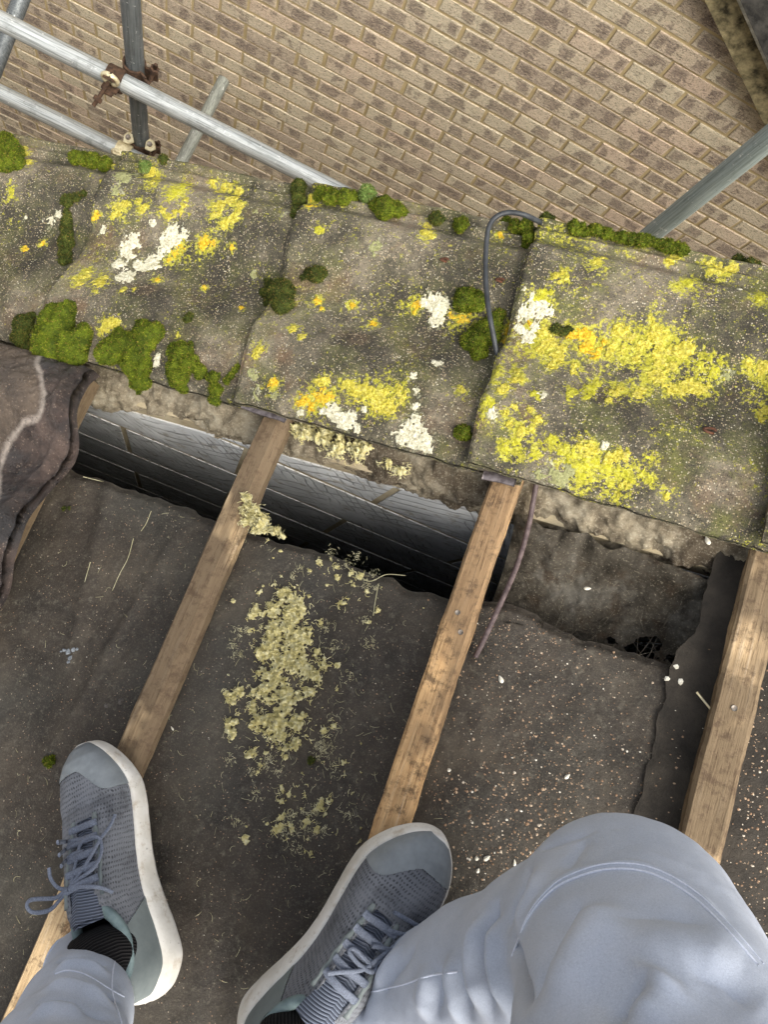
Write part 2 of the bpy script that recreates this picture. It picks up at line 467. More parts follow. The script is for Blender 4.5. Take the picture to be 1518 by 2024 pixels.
def mat_simple(name, a, b, scale=40, rough=.7, metal=0.0, bump=.3, bs=300, bd=.001, spec=.3):
    M = Mat(name)
    return M.fin(M.ramp(M.noise(scale, 5, .65), [(.35, a), (.65, b)]), rough, M.bump(M.noise(bs, 4, .7), bump, bd), metal=metal, spec=spec)

MT = {}
MT['felt'] = mat_felt()
MT['brick'] = mat_brick()
MT['mortar'] = mat_mortar()
MT['rust'] = mat_simple('rust', c255(46, 36, 29), c255(88, 66, 50), 120, .85, .2, .7, 500, .0012)
MT['zincy'] = mat_simple('passivated_steel', c255(172, 158, 124), c255(216, 206, 172), 60, .45, .4, .3, 200, .0006)
MT['galv'] = mat_galv('galvanised_bright', c255(178, 181, 179), c255(112, 116, 114))
MT['galvg'] = mat_galv('galvanised_grey', c255(152, 162, 158), c255(112, 122, 118), .62, .25, 'z')
MT['galvd'] = mat_galv('galvanised_dark', c255(108, 112, 112), c255(64, 68, 70), .5, .4, 'z')
MT['galvm'] = mat_galv('galvanised_stained', c255(140, 142, 132), c255(92, 94, 86), .6, .25, 'y')
MT['wool'] = None

# ------------------------------------------------------------------ ground and the neighbour's house
WY = 2.29
gv = np.array([[-120, -120, 0], [120, -120, 0], [120, 120, 0], [-120, 120, 0]], float)
g = obj('ground', gv, np.array([[0, 1, 2, 3]]), mat_simple('gravel_ground', c255(92, 86, 76), c255(128, 120, 106), 6, .95, 0, .6, 60, .01), frame=MW)
tag(g, kind='structure')

def barge_z(x): return CAMZ - 1.752 - (x - .755) * .56 if x > -3.0 else CAMZ - 1.752 + 3.755 * .56 + (x + 3.0) * .56
nb = tag(empty('brick_house', (0, WY, 0), MW), 'neighbouring house with a pale pinkish-brown rustic brick wall beyond the scaffold', 'house')
mb = MB()
bk = []
bl, bh, ml = .2120, .0630, .0120
for r in range(0, 100):
    z0 = r * .075 - .038
    for q in range(-28, 28):
        x0 = q * .225 + (.1125 if r % 2 else 0) + .004
        if x0 < -6 or x0 > 6 or z0 < 0: continue
        if z0 + bh > min(barge_z(x0), barge_z(x0 + bl)) + .22: continue
        j = rng.normal(0, .0012, 4)
        rn = rng.random()
        X0, X1, Z0, Z1 = x0 + j[0], x0 + bl + j[1], z0 + j[2], z0 + bh + j[3]
        d = .0045 + rng.normal(0, .0008); b = .0022
        yb, yf = WY + .001, WY - d
        # outer ring (back), mid ring, front ring with rough corners
        V = []
        for (o, y) in ((0, yb), (0, yf + b), (b, yf)):
            jj = rng.normal(0, .0013, 8)
            V += [[X0 + o + jj[0], y, Z0 + o + jj[1]], [X1 - o + jj[2], y, Z0 + o + jj[3]], [X1 - o + jj[4], y, Z1 - o + jj[5]], [X0 + o + jj[6], y, Z1 - o + jj[7]]]
        F = []
        for k in range(2):
            for i in range(4):
                a0, a1 = k * 4 + i, k * 4 + (i + 1) % 4
                F.append([a0, a1, a1 + 4, a0 + 4])
        F.append([8, 9, 10, 11])
        mb.add(V, np.array(F))
        for (o, y) in ((0, 0),) * 3:
            bk += [[rn, 0, 0], [rn, 1, 0], [rn, 1, 1], [rn, 0, 1]]
V, F = mb.out()
nbri = len(V)
# mortar sheet behind the bricks, following the gable line, and the house body
xs = np.linspace(-6, 6, 25)
top = np.array([barge_z(x) + .2 for x in xs])
Vm = np.vstack([np.stack([xs, np.full_like(xs, WY), 0 * xs], 1), np.stack([xs, np.full_like(xs, WY), top], 1)])
Fm = np.array([[i, i + 1, i + 26, i + 25] for i in range(24)])
V2 = np.vstack([V, Vm]); F2 = np.vstack([F[0], Fm + nbri])
o = obj('wall', V2, F2, [MT['brick'], MT['mortar']], parent=nb, smooth=False, fmat=np.r_[np.zeros(len(F[0])), np.ones(len(Fm))],
        colattr={'bk': np.vstack([np.array(bk), np.zeros((len(Vm), 3))])})
# bargeboard and verge along the gable
MT['barge'] = mat_simple('weathered_board', c255(46, 42, 28), c255(150, 138, 104), 26, .7, 0, .7, 120, .003)
MT['slate'] = mat_simple('dark_roof_tile', c255(36, 36, 36), c255(78, 76, 72), 30, .5, 0, .5, 200, .002)
MT['wlead'] = mat_simple('old_white_paint', c255(150, 150, 138), c255(210, 208, 196), 60, .6, 0, .3)
def sloped(x0, x1, lo, hi, y0, y1):
    P = []
    for x in (x0, x1):
        zz = barge_z(x)
        for (y, dz) in ((y0, lo), (y0, hi), (y1, hi), (y1, lo)): P.append([x, y, zz + dz])
    return P, np.array([[0, 1, 2, 3], [7, 6, 5, 4], [0, 4, 5, 1], [1, 5, 6, 2], [2, 6, 7, 3], [3, 7, 4, 0]])
for nm, lo, hi, y0, y1, mt in (('bargeboard', .0, .10, WY - .055, WY - .012, MT['barge']), ('verge_strip', .103, .122, WY - .075, WY - .012, MT['wlead']), ('roof', .126, .20, WY - .10, WY + 6, MT['slate'])):
    mb = MB()
    for x0, x1 in ((-3.0, 6.5), (-6.5, -3.0)):
        P, Fx = sloped(x0, x1, lo, hi, y0, y1); mb.add(P, Fx)
    Vx, Fx = mb.out()
    obj(nm, Vx, Fx, mt, parent=nb, smooth=False)
P, Fx = box((0, WY + 3.2, 2.6), (11.8, 6, 5.0))
obj('house_body', P, Fx, MT['mortar'], parent=nb, smooth=False)

# ------------------------------------------------------------------ own house: gable wall, added loft light block, mortar bed
own = tag(empty('house', (0, 0, 0), MW), 'house under the stripped roof, grey scored block gable wall showing in the dark gap', 'house')
def roofz(X, n):         # world height of the roof-parallel plane n at world X
    s = (X - ORG[0] + n * ST) / CT
    return ORG[2] + s * ST + n * CT
VW = .292                # inner face of the gable wall
def mat_block():
    M = Mat('aircrete')
    base = M.ramp(M.noise(14, 4, .6), [(.3, c255(186, 186, 184)), (.7, c255(226, 226, 224))])
    base = M.mix(M.ramp(M.noise(40, 5, .7, vec=M.map(loc=(3, 0, 1))), [(.56, 0), (.66, .55)]), base, c255(150, 136, 112))
    ln = 0
    for ang, sc, sd in ((.55, 17, 0), (-.9, 11, 5)):
        wv = M.nd('ShaderNodeTexWave', {'Vector': M.map(rot=(0, ang, 0), loc=(sd, 0, sd)), 'Scale': sc, 'Distortion': 7.0, 'Detail': 3.0, 'Detail Scale': .8}, wave_type='BANDS', bands_direction='X').outputs['Fac']
        l = M.ramp(wv, [(.90, 0), (.97, 1)])
        l = M.math('MULTIPLY', l, M.ramp(M.noise(9, 2, vec=M.map(loc=(sd, 3, 1))), [(.47, 0), (.56, 1)]))
        ln = l if ln == 0 else M.math('MAXIMUM', ln, l)
    base = M.mix(M.math('MULTIPLY', ln, .55), base, c255(104, 102, 96))  # scored lines mixed darker, standing for the shade along their edges
    h = M.math('ADD', M.math('MULTIPLY', ln, -1.6), M.math('MULTIPLY', M.noise(300, 4, .7), .5))
    return M.fin(base, .9, M.bump(h, .8, .003), spec=.2)
MT['block'] = mat_block()
M = Mat('cavity_mortar')
_c = M.ramp(M.noise(20, 6, .7), [(.32, c255(84, 74, 62)), (.5, c255(146, 134, 112)), (.68, c255(186, 176, 154))])
_c = M.mix(M.ramp(M.noise(8, 4, .6, vec=M.map(loc=(3, 1, 7))), [(.50, 0), (.62, .8)]), _c, c255(74, 62, 50))
_c = M.mix(M.math('MULTIPLY', M.ramp(M.noise(320, 5, .8), [(.54, 0), (.64, 1)]), .5), _c, c255(208, 198, 174))
MT['cavmortar'] = M.fin(_c, .95, M.bump(M.math('ADD', M.noise(180, 6, .8), M.noise(600, 3, .7)), .9, .005), spec=.15)
mb = MB()
for r in range(12, 34):
    for q in range(-8, 9):
        x0 = q * .45 + (.225 if r % 2 else 0); z0 = r * .225 + .06
        x1, z1 = x0 + .438, z0 + .208
        za = [min(z1, roofz(x, -.088)) for x in (x0, x1)]
        if max(za) < z0 + .02: continue
        n = 8
        xx = np.linspace(x0, x1, n)
        zt = np.array([min(z1, roofz(x, -.088)) for x in xx]); zb = np.minimum(z0, zt - .0005)
        y = VW - .0018 + rng.normal(0, .0006)
        Vb = np.vstack([np.stack([xx, np.full(n, VW + .01), zb], 1), np.stack([xx, np.full(n, y), zb], 1),
                        np.stack([xx, np.full(n, y), zt], 1), np.stack([xx, np.full(n, VW + .01), zt], 1)])
        Fb = [[k * n + i, k * n + i + 1, (k + 1) * n + i + 1, (k + 1) * n + i] for k in range(3) for i in range(n - 1)]
        Fb += [[0, n, 2 * n, 3 * n], [n - 1, 4 * n - 1, 3 * n - 1, 2 * n - 1]]
        mb.add(Vb, np.array(Fb))
Vb, Fb = mb.out()
nb_ = len(Vb)
xs = np.linspace(-3.2, 3.2, 65)
Vm = np.vstack([np.stack([xs, np.full_like(xs, yy), zz], 1) for yy, zz in ((VW, 0 * xs), (VW, roofz(xs, -.052)), (.60, roofz(xs, -.052)), (.60, 0 * xs))])
Fm = np.array([[k * 65 + i, k * 65 + i + 1, (k + 1) * 65 + i + 1, (k + 1) * 65 + i] for k in range(3) for i in range(64)])
obj('gable_wall', np.vstack([Vb, Vm]), np.vstack([Fb[0], Fm + nb_]), [MT['block'], mat_mortar('wall_mortar', (196, 182, 152), (150, 134, 106))], parent=own, smooth=False,
    fmat=np.r_[np.zeros(len(Fb[0])), np.ones(len(Fm))])
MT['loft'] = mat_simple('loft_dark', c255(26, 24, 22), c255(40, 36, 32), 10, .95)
mb = MB()  # unseen floor and walls, added to keep daylight out of the gap
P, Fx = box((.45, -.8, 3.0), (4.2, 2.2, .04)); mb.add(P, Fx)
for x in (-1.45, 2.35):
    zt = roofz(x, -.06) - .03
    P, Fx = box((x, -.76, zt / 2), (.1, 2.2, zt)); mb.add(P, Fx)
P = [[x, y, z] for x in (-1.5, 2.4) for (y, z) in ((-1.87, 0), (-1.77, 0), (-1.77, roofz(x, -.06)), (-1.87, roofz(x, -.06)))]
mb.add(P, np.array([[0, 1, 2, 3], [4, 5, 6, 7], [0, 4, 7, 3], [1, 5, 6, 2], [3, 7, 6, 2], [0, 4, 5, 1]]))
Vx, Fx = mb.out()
obj('loft_light_block', Vx, Fx, MT['loft'], parent=own, smooth=False)
# the lumpy mortar bedding along the top of the gable wall (roof frame)
ss = np.linspace(-1.7, 1.2, 900)
pc = catmull(np.array([(VW + .006, -.095), (VW - .003, -.088), (VW - .008, -.072), (VW - .004, -.050), (VW + .012, -.036), (VW + .040, -.028), (VW + .10, -.030), (.60, -.032)]), 9)
pn = len(pc)
S = np.repeat(ss[:, None], pn, 1); Pv = np.repeat(pc[None, :, 0], 900, 0); Pn = np.repeat(pc[None, :, 1], 900, 0)
fr_ = np.clip(1 - (Pv - VW) / .06, 0, 1)
low = sstep(-.045, -.088, Pn)
Pn = Pn + low * (.014 + .026 * fbm(S * 7, 0, 0, 6, 3))
dd_ = .011 * fbm(S * 24, Pv * 24, Pn * 24, 5, 4, .6) + .004 * fbm(S * 95, Pv * 95, Pn * 95, 9, 3, .6)
Pv = Pv - fr_ * dd_; Pn = Pn + (1 - .7 * fr_) * dd_
Vx = np.stack([S, Pv, Pn], -1).reshape(-1, 3)
fr = MR
bed = bpy.data.objects.new('mortar_bed', build_mesh('mortar_bed', Vx, gridfaces(900, pn)[:, ::-1], MT['cavmortar']))
COL.objects.link(bed); bed.parent = own; bed.matrix_local = MR
# ------------------------------------------------------------------ verge tiles
V0, V1, TL = .315, .692, .425
LE = [-1.645, -1.285, -.925, -.565, -.21, .15, .51]          # lower edges up the slope
def prof(v):
    w_ = V1 - v
    wave = .0125 * np.cos(2 * np.pi * (w_ - .088) / .205)
    strip = -.008 + .0080 * np.exp(-((w_ - .010) / .0045) ** 2) + .0075 * np.exp(-((w_ - .029) / .005) ** 2)
    b = sstep(.036, .058, w_)
    return wave * b + strip * (1 - b)
def sedge(k, v): return LE[k] + .016 * (.5 - (v - V0) / (V1 - V0)) + .003 * vnoise(np.asarray(v) * 28, k * 3.3, 0, 4)
def ttop(k, s, v):
    a = s - sedge(k, v)
    flat = k in (1, 2, 3)
    h = ((.046 - .044 * a) if flat else (.054 - .080 * a)) + prof(v)
    h = h + .0012 * fbm(np.asarray(s) * 60, np.asarray(v) * 60, k, 21, 4) + .0016 * fbm(np.asarray(s) * 14, np.asarray(v) * 14, k, 31, 2)
    d = np.minimum(np.minimum(a, TL - a), np.minimum(v - V0, V1 - v)) + .0022 * fbm(np.asarray(s) * 130, np.asarray(v) * 130, k, 41, 3)
    return h - (.0050 if flat else .0075) * (1 - sstep(-.001, .008, d)) ** 1.5
def which(s, v):
    k = 0
    for i in range(len(LE)):
        if s >= sedge(i, v): k = i
    return k
def tile_at(px, py, lift=0.0):
    n = .045
    for _ in range(4):
        s, v = at(px, py, n)
        k = which(s, v)
        n = float(ttop(k, s, v)) + lift
    return float(s), float(v), n, k
# ------------------------------------------------------------------ lichens: crusts grown on their tile
Y, O, W_, G, L = 'Y', 'O', 'W', 'G', 'L'
LIST = [
 (Y, [(50, 305, 13), (55, 320, 12), (44, 292, 9)]), (Y, [(228, 330, 8), (224, 342, 6)]), (Y, [(205, 358, 7)]),
 (Y, [(295, 345, 15), (300, 362, 14), (308, 352, 12)]), (Y, [(235, 412, 20), (222, 425, 10), (250, 405, 12)]), (Y, [(280, 412, 13), (272, 400, 9)]),
 (G, [(240, 350, 26), (228, 375, 18), (262, 345, 16)]), (L, [(350, 375, 22), (362, 365, 14), (338, 388, 12)]),
 (Y, [(320, 415, 10), (345, 420, 10), (362, 405, 10), (332, 428, 9), (356, 420, 9), (366, 395, 8)]),
 (Y, [(440, 372, 17), (455, 365, 14), (470, 378, 12)]), (Y, [(432, 405, 17), (425, 425, 12), (440, 445, 15), (462, 432, 14), (472, 405, 14), (455, 395, 16), (468, 418, 10)]),
 (Y, [(422, 358, 12)]), (W_, [(100, 435, 16), (112, 425, 13)]), (W_, [(203, 455, 12)]), (W_, [(302, 440, 10)]),
 (W_, [(250, 495, 26), (235, 520, 20), (250, 545, 24), (272, 525, 16), (262, 475, 16)]), (W_, [(300, 520, 20), (315, 505, 14), (285, 530, 12)]), (W_, [(345, 470, 25), (325, 488, 20), (365, 465, 16)]),
 (O, [(348, 500, 16), (335, 512, 10), (360, 490, 12)]), (O, [(405, 482, 16), (420, 486, 13), (398, 476, 9)]), (O, [(458, 489, 9)]), (O, [(48, 492, 9)]), (O, [(83, 480, 8)]), (O, [(190, 425, 10), (182, 430, 6)]),
 (Y, [(162, 548, 17), (155, 560, 12), (172, 536, 10)]), (Y, [(195, 560, 18), (205, 550, 12), (190, 575, 10)]), (O, [(310, 553, 9)]), (O, [(404, 568, 9)]), (Y, [(240, 574, 8)]), (O, [(478, 608, 7)]), (O, [(265, 572, 5)]),
 (Y, [(212, 645, 18), (228, 640, 13), (200, 655, 10)]), (Y, [(350, 662, 5)]),
 (Y, [(512, 690, 13), (505, 700, 10)]), (Y, [(845, 458, 14), (842, 446, 9), (853, 468, 8)]), (O, [(615, 407, 11), (612, 395, 8)]), (O, [(642, 360, 10)]),
 (G, [(740, 488, 17)]), (L, [(630, 452, 9)]), (Y, [(578, 650, 9)]), (Y, [(597, 665, 8)]), (O, [(628, 596, 9), (637, 610, 6)]), (O, [(697, 603, 9)]), (O, [(738, 640, 8)]), (O, [(540, 757, 12)]), (O, [(990, 465, 9)]),
 (O, [(822, 605, 12), (818, 615, 8)]), (W_, [(865, 605, 25), (848, 598, 18), (862, 630, 18), (880, 600, 14)]), (O, [(908, 632, 17), (895, 626, 12), (922, 628, 12)]),
 (O, [(600, 792, 16), (625, 785, 18), (650, 778, 16), (612, 800, 14), (588, 798, 10), (640, 790, 14)]),
 (Y, [(700, 768, 20), (725, 772, 22), (755, 778, 24), (790, 772, 16), (770, 798, 18), (742, 800, 18), (685, 758, 15), (645, 752, 12), (628, 756, 10), (795, 790, 10)]),
 (W_, [(662, 818, 16), (690, 828, 16), (676, 838, 11), (705, 845, 10)]), (W_, [(640, 812, 9)]), (W_, [(822, 775, 10)]), (W_, [(822, 802, 9)]), (W_, [(593, 815, 8)]), (W_, [(720, 812, 8)]), (W_, [(815, 742, 8)]), (W_, [(865, 718, 11)]),
 (W_, [(815, 850, 24), (795, 862, 18), (838, 870, 20), (820, 885, 18), (845, 888, 12), (818, 832, 12)]), (Y, [(912, 770, 9)]), (G, [(500, 740, 12)]), (G, [(505, 782, 15)]), (G, [(545, 780, 10)]), (L, [(535, 862, 6)]),
 (Y, [(1098, 545, 8), (1112, 540, 8), (1118, 550, 7), (1105, 556, 6)]), (L, [(1075, 588, 18), (1088, 580, 10)]), (Y, [(1180, 517, 10), (1195, 510, 7)]), (Y, [(1335, 508, 13), (1325, 515, 9), (1350, 500, 8)]),
 (Y, [(1420, 500, 20), (1438, 508, 16), (1400, 520, 14), (1425, 535, 18), (1445, 530, 12), (1405, 538, 10)]), (L, [(1360, 560, 14), (1375, 552, 9), (1340, 565, 8)]), (L, [(1500, 590, 10), (1510, 580, 8)]),
 (W_, [(1045, 622, 20), (1068, 612, 16), (1085, 618, 10), (1030, 648, 13), (1045, 668, 14), (1058, 645, 12)]), (W_, [(1037, 571, 8)]), (W_, [(1052, 583, 6)]),
 (O, [(1010, 635, 14), (1004, 655, 12), (1016, 678, 15), (1000, 672, 10)]), (O, [(1046, 638, 9)]),
 (Y, [(1075, 655, 15), (1085, 680, 18), (1100, 705, 17), (1068, 690, 13), (1092, 722, 10), (1110, 690, 10)]),
 (O, [(1130, 662, 11), (1150, 660, 12), (1165, 678, 22), (1180, 692, 15), (1190, 675, 10), (1150, 690, 9)]),
 (Y, [(1228, 660, 18), (1215, 682, 16), (1232, 690, 14), (1265, 685, 14), (1278, 680, 12), (1250, 668, 12), (1205, 700, 9), (1255, 710, 10)]),
 (Y, [(1298, 665, 20), (1318, 690, 24), (1340, 695, 20), (1305, 715, 20), (1298, 740, 20), (1292, 645, 11), (1288, 628, 9), (1360, 690, 14), (1330, 720, 13)]),
 (L, [(1385, 722, 16), (1400, 705, 12), (1412, 735, 14), (1425, 715, 10), (1380, 750, 10)]),
 (Y, [(1345, 765, 17), (1365, 760, 16), (1388, 770, 14), (1330, 775, 10), (1400, 765, 8)]), (Y, [(1135, 722, 10), (1132, 735, 7)]), (Y, [(1022, 735, 10), (1030, 748, 9), (1018, 750, 7)]), (L, [(982, 738, 10), (978, 755, 8)]), (Y, [(1000, 768, 10), (990, 772, 8)]),
 (L, [(1128, 775, 11), (1125, 790, 7)]), (L, [(1168, 770, 12), (1180, 758, 10), (1160, 785, 7)]), (Y, [(1215, 775, 15), (1230, 768, 11), (1205, 790, 9)]), (Y, [(1258, 775, 15), (1272, 770, 10)]), (W_, [(1076, 780, 9)]), (L, [(1060, 780, 9)]),
 (Y, [(1003, 815, 11), (1018, 803, 11), (1048, 810, 9), (1062, 832, 12), (1052, 850, 12), (1028, 850, 13), (1008, 838, 11)]), (W_, [(974, 820, 10)]), (L, [(965, 795, 12), (958, 815, 8)]),
 (L, [(1000, 885, 13), (1018, 875, 12), (1025, 890, 9)]), (L, [(1070, 880, 14), (1090, 875, 12), (1062, 895, 10)]), (Y, [(1155, 885, 18), (1168, 878, 12), (1178, 892, 10)]), (L, [(1130, 900, 16), (1115, 890, 12), (1140, 918, 12)]),
 (G, [(1090, 930, 22), (1110, 945, 20), (1070, 940, 14), (1125, 930, 14)]), (L, [(1160, 925, 18), (1175, 915, 13), (1150, 940, 12)]), (Y, [(1205, 905, 12), (1222, 898, 12), (1238, 902, 10)]), (L, [(1200, 930, 16), (1222, 935, 14), (1245, 940, 13), (1212, 955, 12)]), (L, [(1272, 938, 9), (1285, 945, 8)]),
 (Y, [(1232, 960, 13), (1222, 975, 9)]), (Y, [(1320, 980, 9)]), (L, [(1285, 905, 8)]), (W_, [(1196, 880, 8)]), (Y, [(1505, 732, 12), (1515, 725, 9)]), (Y, [(1512, 815, 13), (1508, 828, 9)]), (Y, [(1480, 720, 9)]), (W_, [(1463, 570, 7)]), (G, [(1440, 740, 12)]), (G, [(960, 820, 10)]),
 (G, [(500, 545, 9)]), (G, [(505, 420, 9)]), (W_, [(310, 705, 9), (308, 720, 8)]), (L, [(20, 380, 14)]), (G, [(560, 425, 10)]), (W_, [(50, 430, 6)]), (W_, [(648, 800, 6)]),
]
LPTS = []
for kind, discs in LIST:
    pts = []
    for (px, py, r) in discs:
        s, v, n, k = tile_at(px, py)
        pts.append((s, v, r * .00062 * 1.08, k))
    k = max(set(p[3] for p in pts), key=lambda q: sum(p[3] == q for p in pts))
    LPTS.append((kind, [(a, b, c, k) for (a, b, c, _) in pts]))
MT['Y'] = mat_lichen('lichen_yellow', [(.36, c255(112, 106, 36)), (.49, c255(182, 168, 58)), (.62, c255(214, 202, 108))], c255(158, 152, 66))
MT['O'] = mat_lichen('lichen_orange', [(.36, c255(132, 102, 24)), (.5, c255(204, 164, 40)), (.64, c255(222, 196, 84))], c255(188, 172, 56))
MT['W'] = mat_lichen('lichen_cream', [(.34, c255(132, 128, 104)), (.48, c255(198, 192, 166)), (.64, c255(232, 227, 206))], c255(176, 172, 142))
MT['G'] = mat_lichen('lichen_greygreen', [(.3, c255(104, 104, 70)), (.5, c255(146, 146, 100)), (.72, c255(176, 176, 134))], c255(120, 118, 84))
MT['L'] = mat_lichen('lichen_lime', [(.32, c255(118, 118, 28)), (.5, c255(178, 172, 48)), (.68, c255(204, 200, 100))], c255(134, 132, 50))
TILES = []
tl = [None, 'brown verge tile at the lower left end of the row, moss on its edge',
      'concrete verge tile with cream rosettes and moss cushions along its inner edge',
      'middle concrete verge tile between two battens, orange lichen band near its inner edge',
      'concrete verge tile with a broad yellow lichen chain, lying under the right scaffold tube',
      'concrete verge tile at the right edge of the row, only its lower corner showing', None]
for k in range(0, 7):
    na, nv = (168, 148) if 1 <= k <= 5 else (60, 60)
    A, Vv = np.meshgrid(np.linspace(0, TL, na), np.linspace(V0, V1, nv), indexing='ij')
    S = A + sedge(k, Vv)
    H = ttop(k, S, Vv)
    # the exposed outline is a little chipped
    top = np.stack([S, Vv + .0018 * vnoise(S * 40, 0 * S, k, 8) * (np.abs(Vv - (V0 + V1) / 2) > .187), H], -1).reshape(-1, 3)
    bot = top.copy(); bot[:, 2] = ((.046 - .044 * A + prof(Vv) * .95 - .0150) if k in (1, 2, 3) else (.054 - .080 * A + prof(Vv) * .9 - .0150)).reshape(-1)
    n = na * nv
    film = np.zeros((na, nv, 2))
    for kind, pts in LPTS:
        for (ps, pv, pr, pk) in pts:
            if pk != k: continue
            g_ = np.exp(-((S - ps) ** 2 + (Vv - pv) ** 2) / (2 * (pr * 1.25) ** 2))
            c_ = 1 if kind in 'WG' else 0
            film[..., c_] = np.maximum(film[..., c_], g_)
    fa = np.zeros((2 * n, 3)); fa[:n, :2] = film.reshape(-1, 2)
    F = [gridfaces(na, nv), gridfaces(na, nv)[:, ::-1] + n]
    per = np.r_[np.arange(nv - 1), (np.arange(na - 1)) * nv + nv - 1, (na - 1) * nv + np.arange(nv - 1, 0, -1), np.arange(na - 1, 0, -1) * nv]
    nx = np.roll(per, -1)
    F.append(np.stack([nx, per, per + n, nx + n], 1))
    nm = 'verge_tile'
    lime = [.3, .2, .35, .4, .95, .6, .5][k]
    t = obj(nm, np.vstack([top, bot]), F, mat_tile('concrete_tile_%d' % k, lime), base=(LE[k], V0, 0), colattr={'film': fa})
    tag(t, tl[k] or ('concrete verge tile at the far lower end of the row' if k == 0 else 'concrete verge tile at the far upper end of the row'), 'roof tile', 'verge tiles along the gable edge')
    TILES.append(t)

STEP = .0009
for kind, pts in LPTS:
    k = pts[0][3]
    R_ = max(p[2] for p in pts)
    s0, s1 = min(p[0] - p[2] * 1.5 for p in pts), max(p[0] + p[2] * 1.5 for p in pts)
    v0, v1 = max(V0 + .003, min(p[1] - p[2] * 1.5 for p in pts)), min(V1 - .003, max(p[1] + p[2] * 1.5 for p in pts))
    ns, nv = int((s1 - s0) / STEP) + 2, int((v1 - v0) / STEP) + 2
    if nv < 3: continue
    S, Vv = np.meshgrid(s0 + np.arange(ns) * STEP, v0 + np.arange(nv) * STEP, indexing='ij')
    f = np.full(S.shape, -9.0)
    for (ps, pv, pr, _) in pts: f = np.maximum(f, 1 - np.hypot(S - ps, Vv - pv) / pr)
    soft = 1.35 if kind in (L, G) else .95
    f = f - .55 * np.clip(fbm(S * 190, Vv * 190, 9, 13, 3) - .10, 0, 1) * (kind not in (W_,))
    f = f + soft * (.40 * fbm(S * 70, Vv * 70, 1, 3, 4, .62) + .34 * fbm(S * 330, Vv * 330, 2, 5, 4, .72)) + .12
    if kind in (L, G): f = f - .10
    a = S - sedge(k, Vv)
    f = np.where((a < .004) | (a > TL - .07 + .0), -1, f)
    if k + 1 < len(LE): f = np.where(S > sedge(k + 1, Vv) - .002, -1, f)
    inn = f > 0
    cell = inn[:-1, :-1] & inn[1:, :-1] & inn[1:, 1:] & inn[:-1, 1:]
    if cell.sum() < 6: continue
    H = ttop(k, S, Vv)
    relief = np.minimum(f * .003, .0010) * (.55 + .6 * (fbm(S * 420, Vv * 420, 3, 7, 3, .65)))
    relief = .0005 + np.clip(relief, 0, .003) * (.5 if kind in (G, L) else 1.0)
    e = np.ones_like(f); e[1:-1, 1:-1] = (cell[:-1, :-1] & cell[1:, :-1] & cell[1:, 1:] & cell[:-1, 1:])
    e = np.where(e > 0, 1.0, -.6)
    Pt = np.stack([S, Vv, H + np.where(e > 0, relief, -.0006)], -1).reshape(-1, 3)
    Fq = gridfaces(ns, nv)[cell.reshape(-1)]
    used, inv = np.unique(Fq, return_inverse=True)
    obj('lichen', Pt[used], inv.reshape(-1, 4), MT[kind], parent=TILES[k], colattr={'rim': np.clip(f.reshape(-1)[used] * 2, 0, 1)[:, None].repeat(3, 1)})

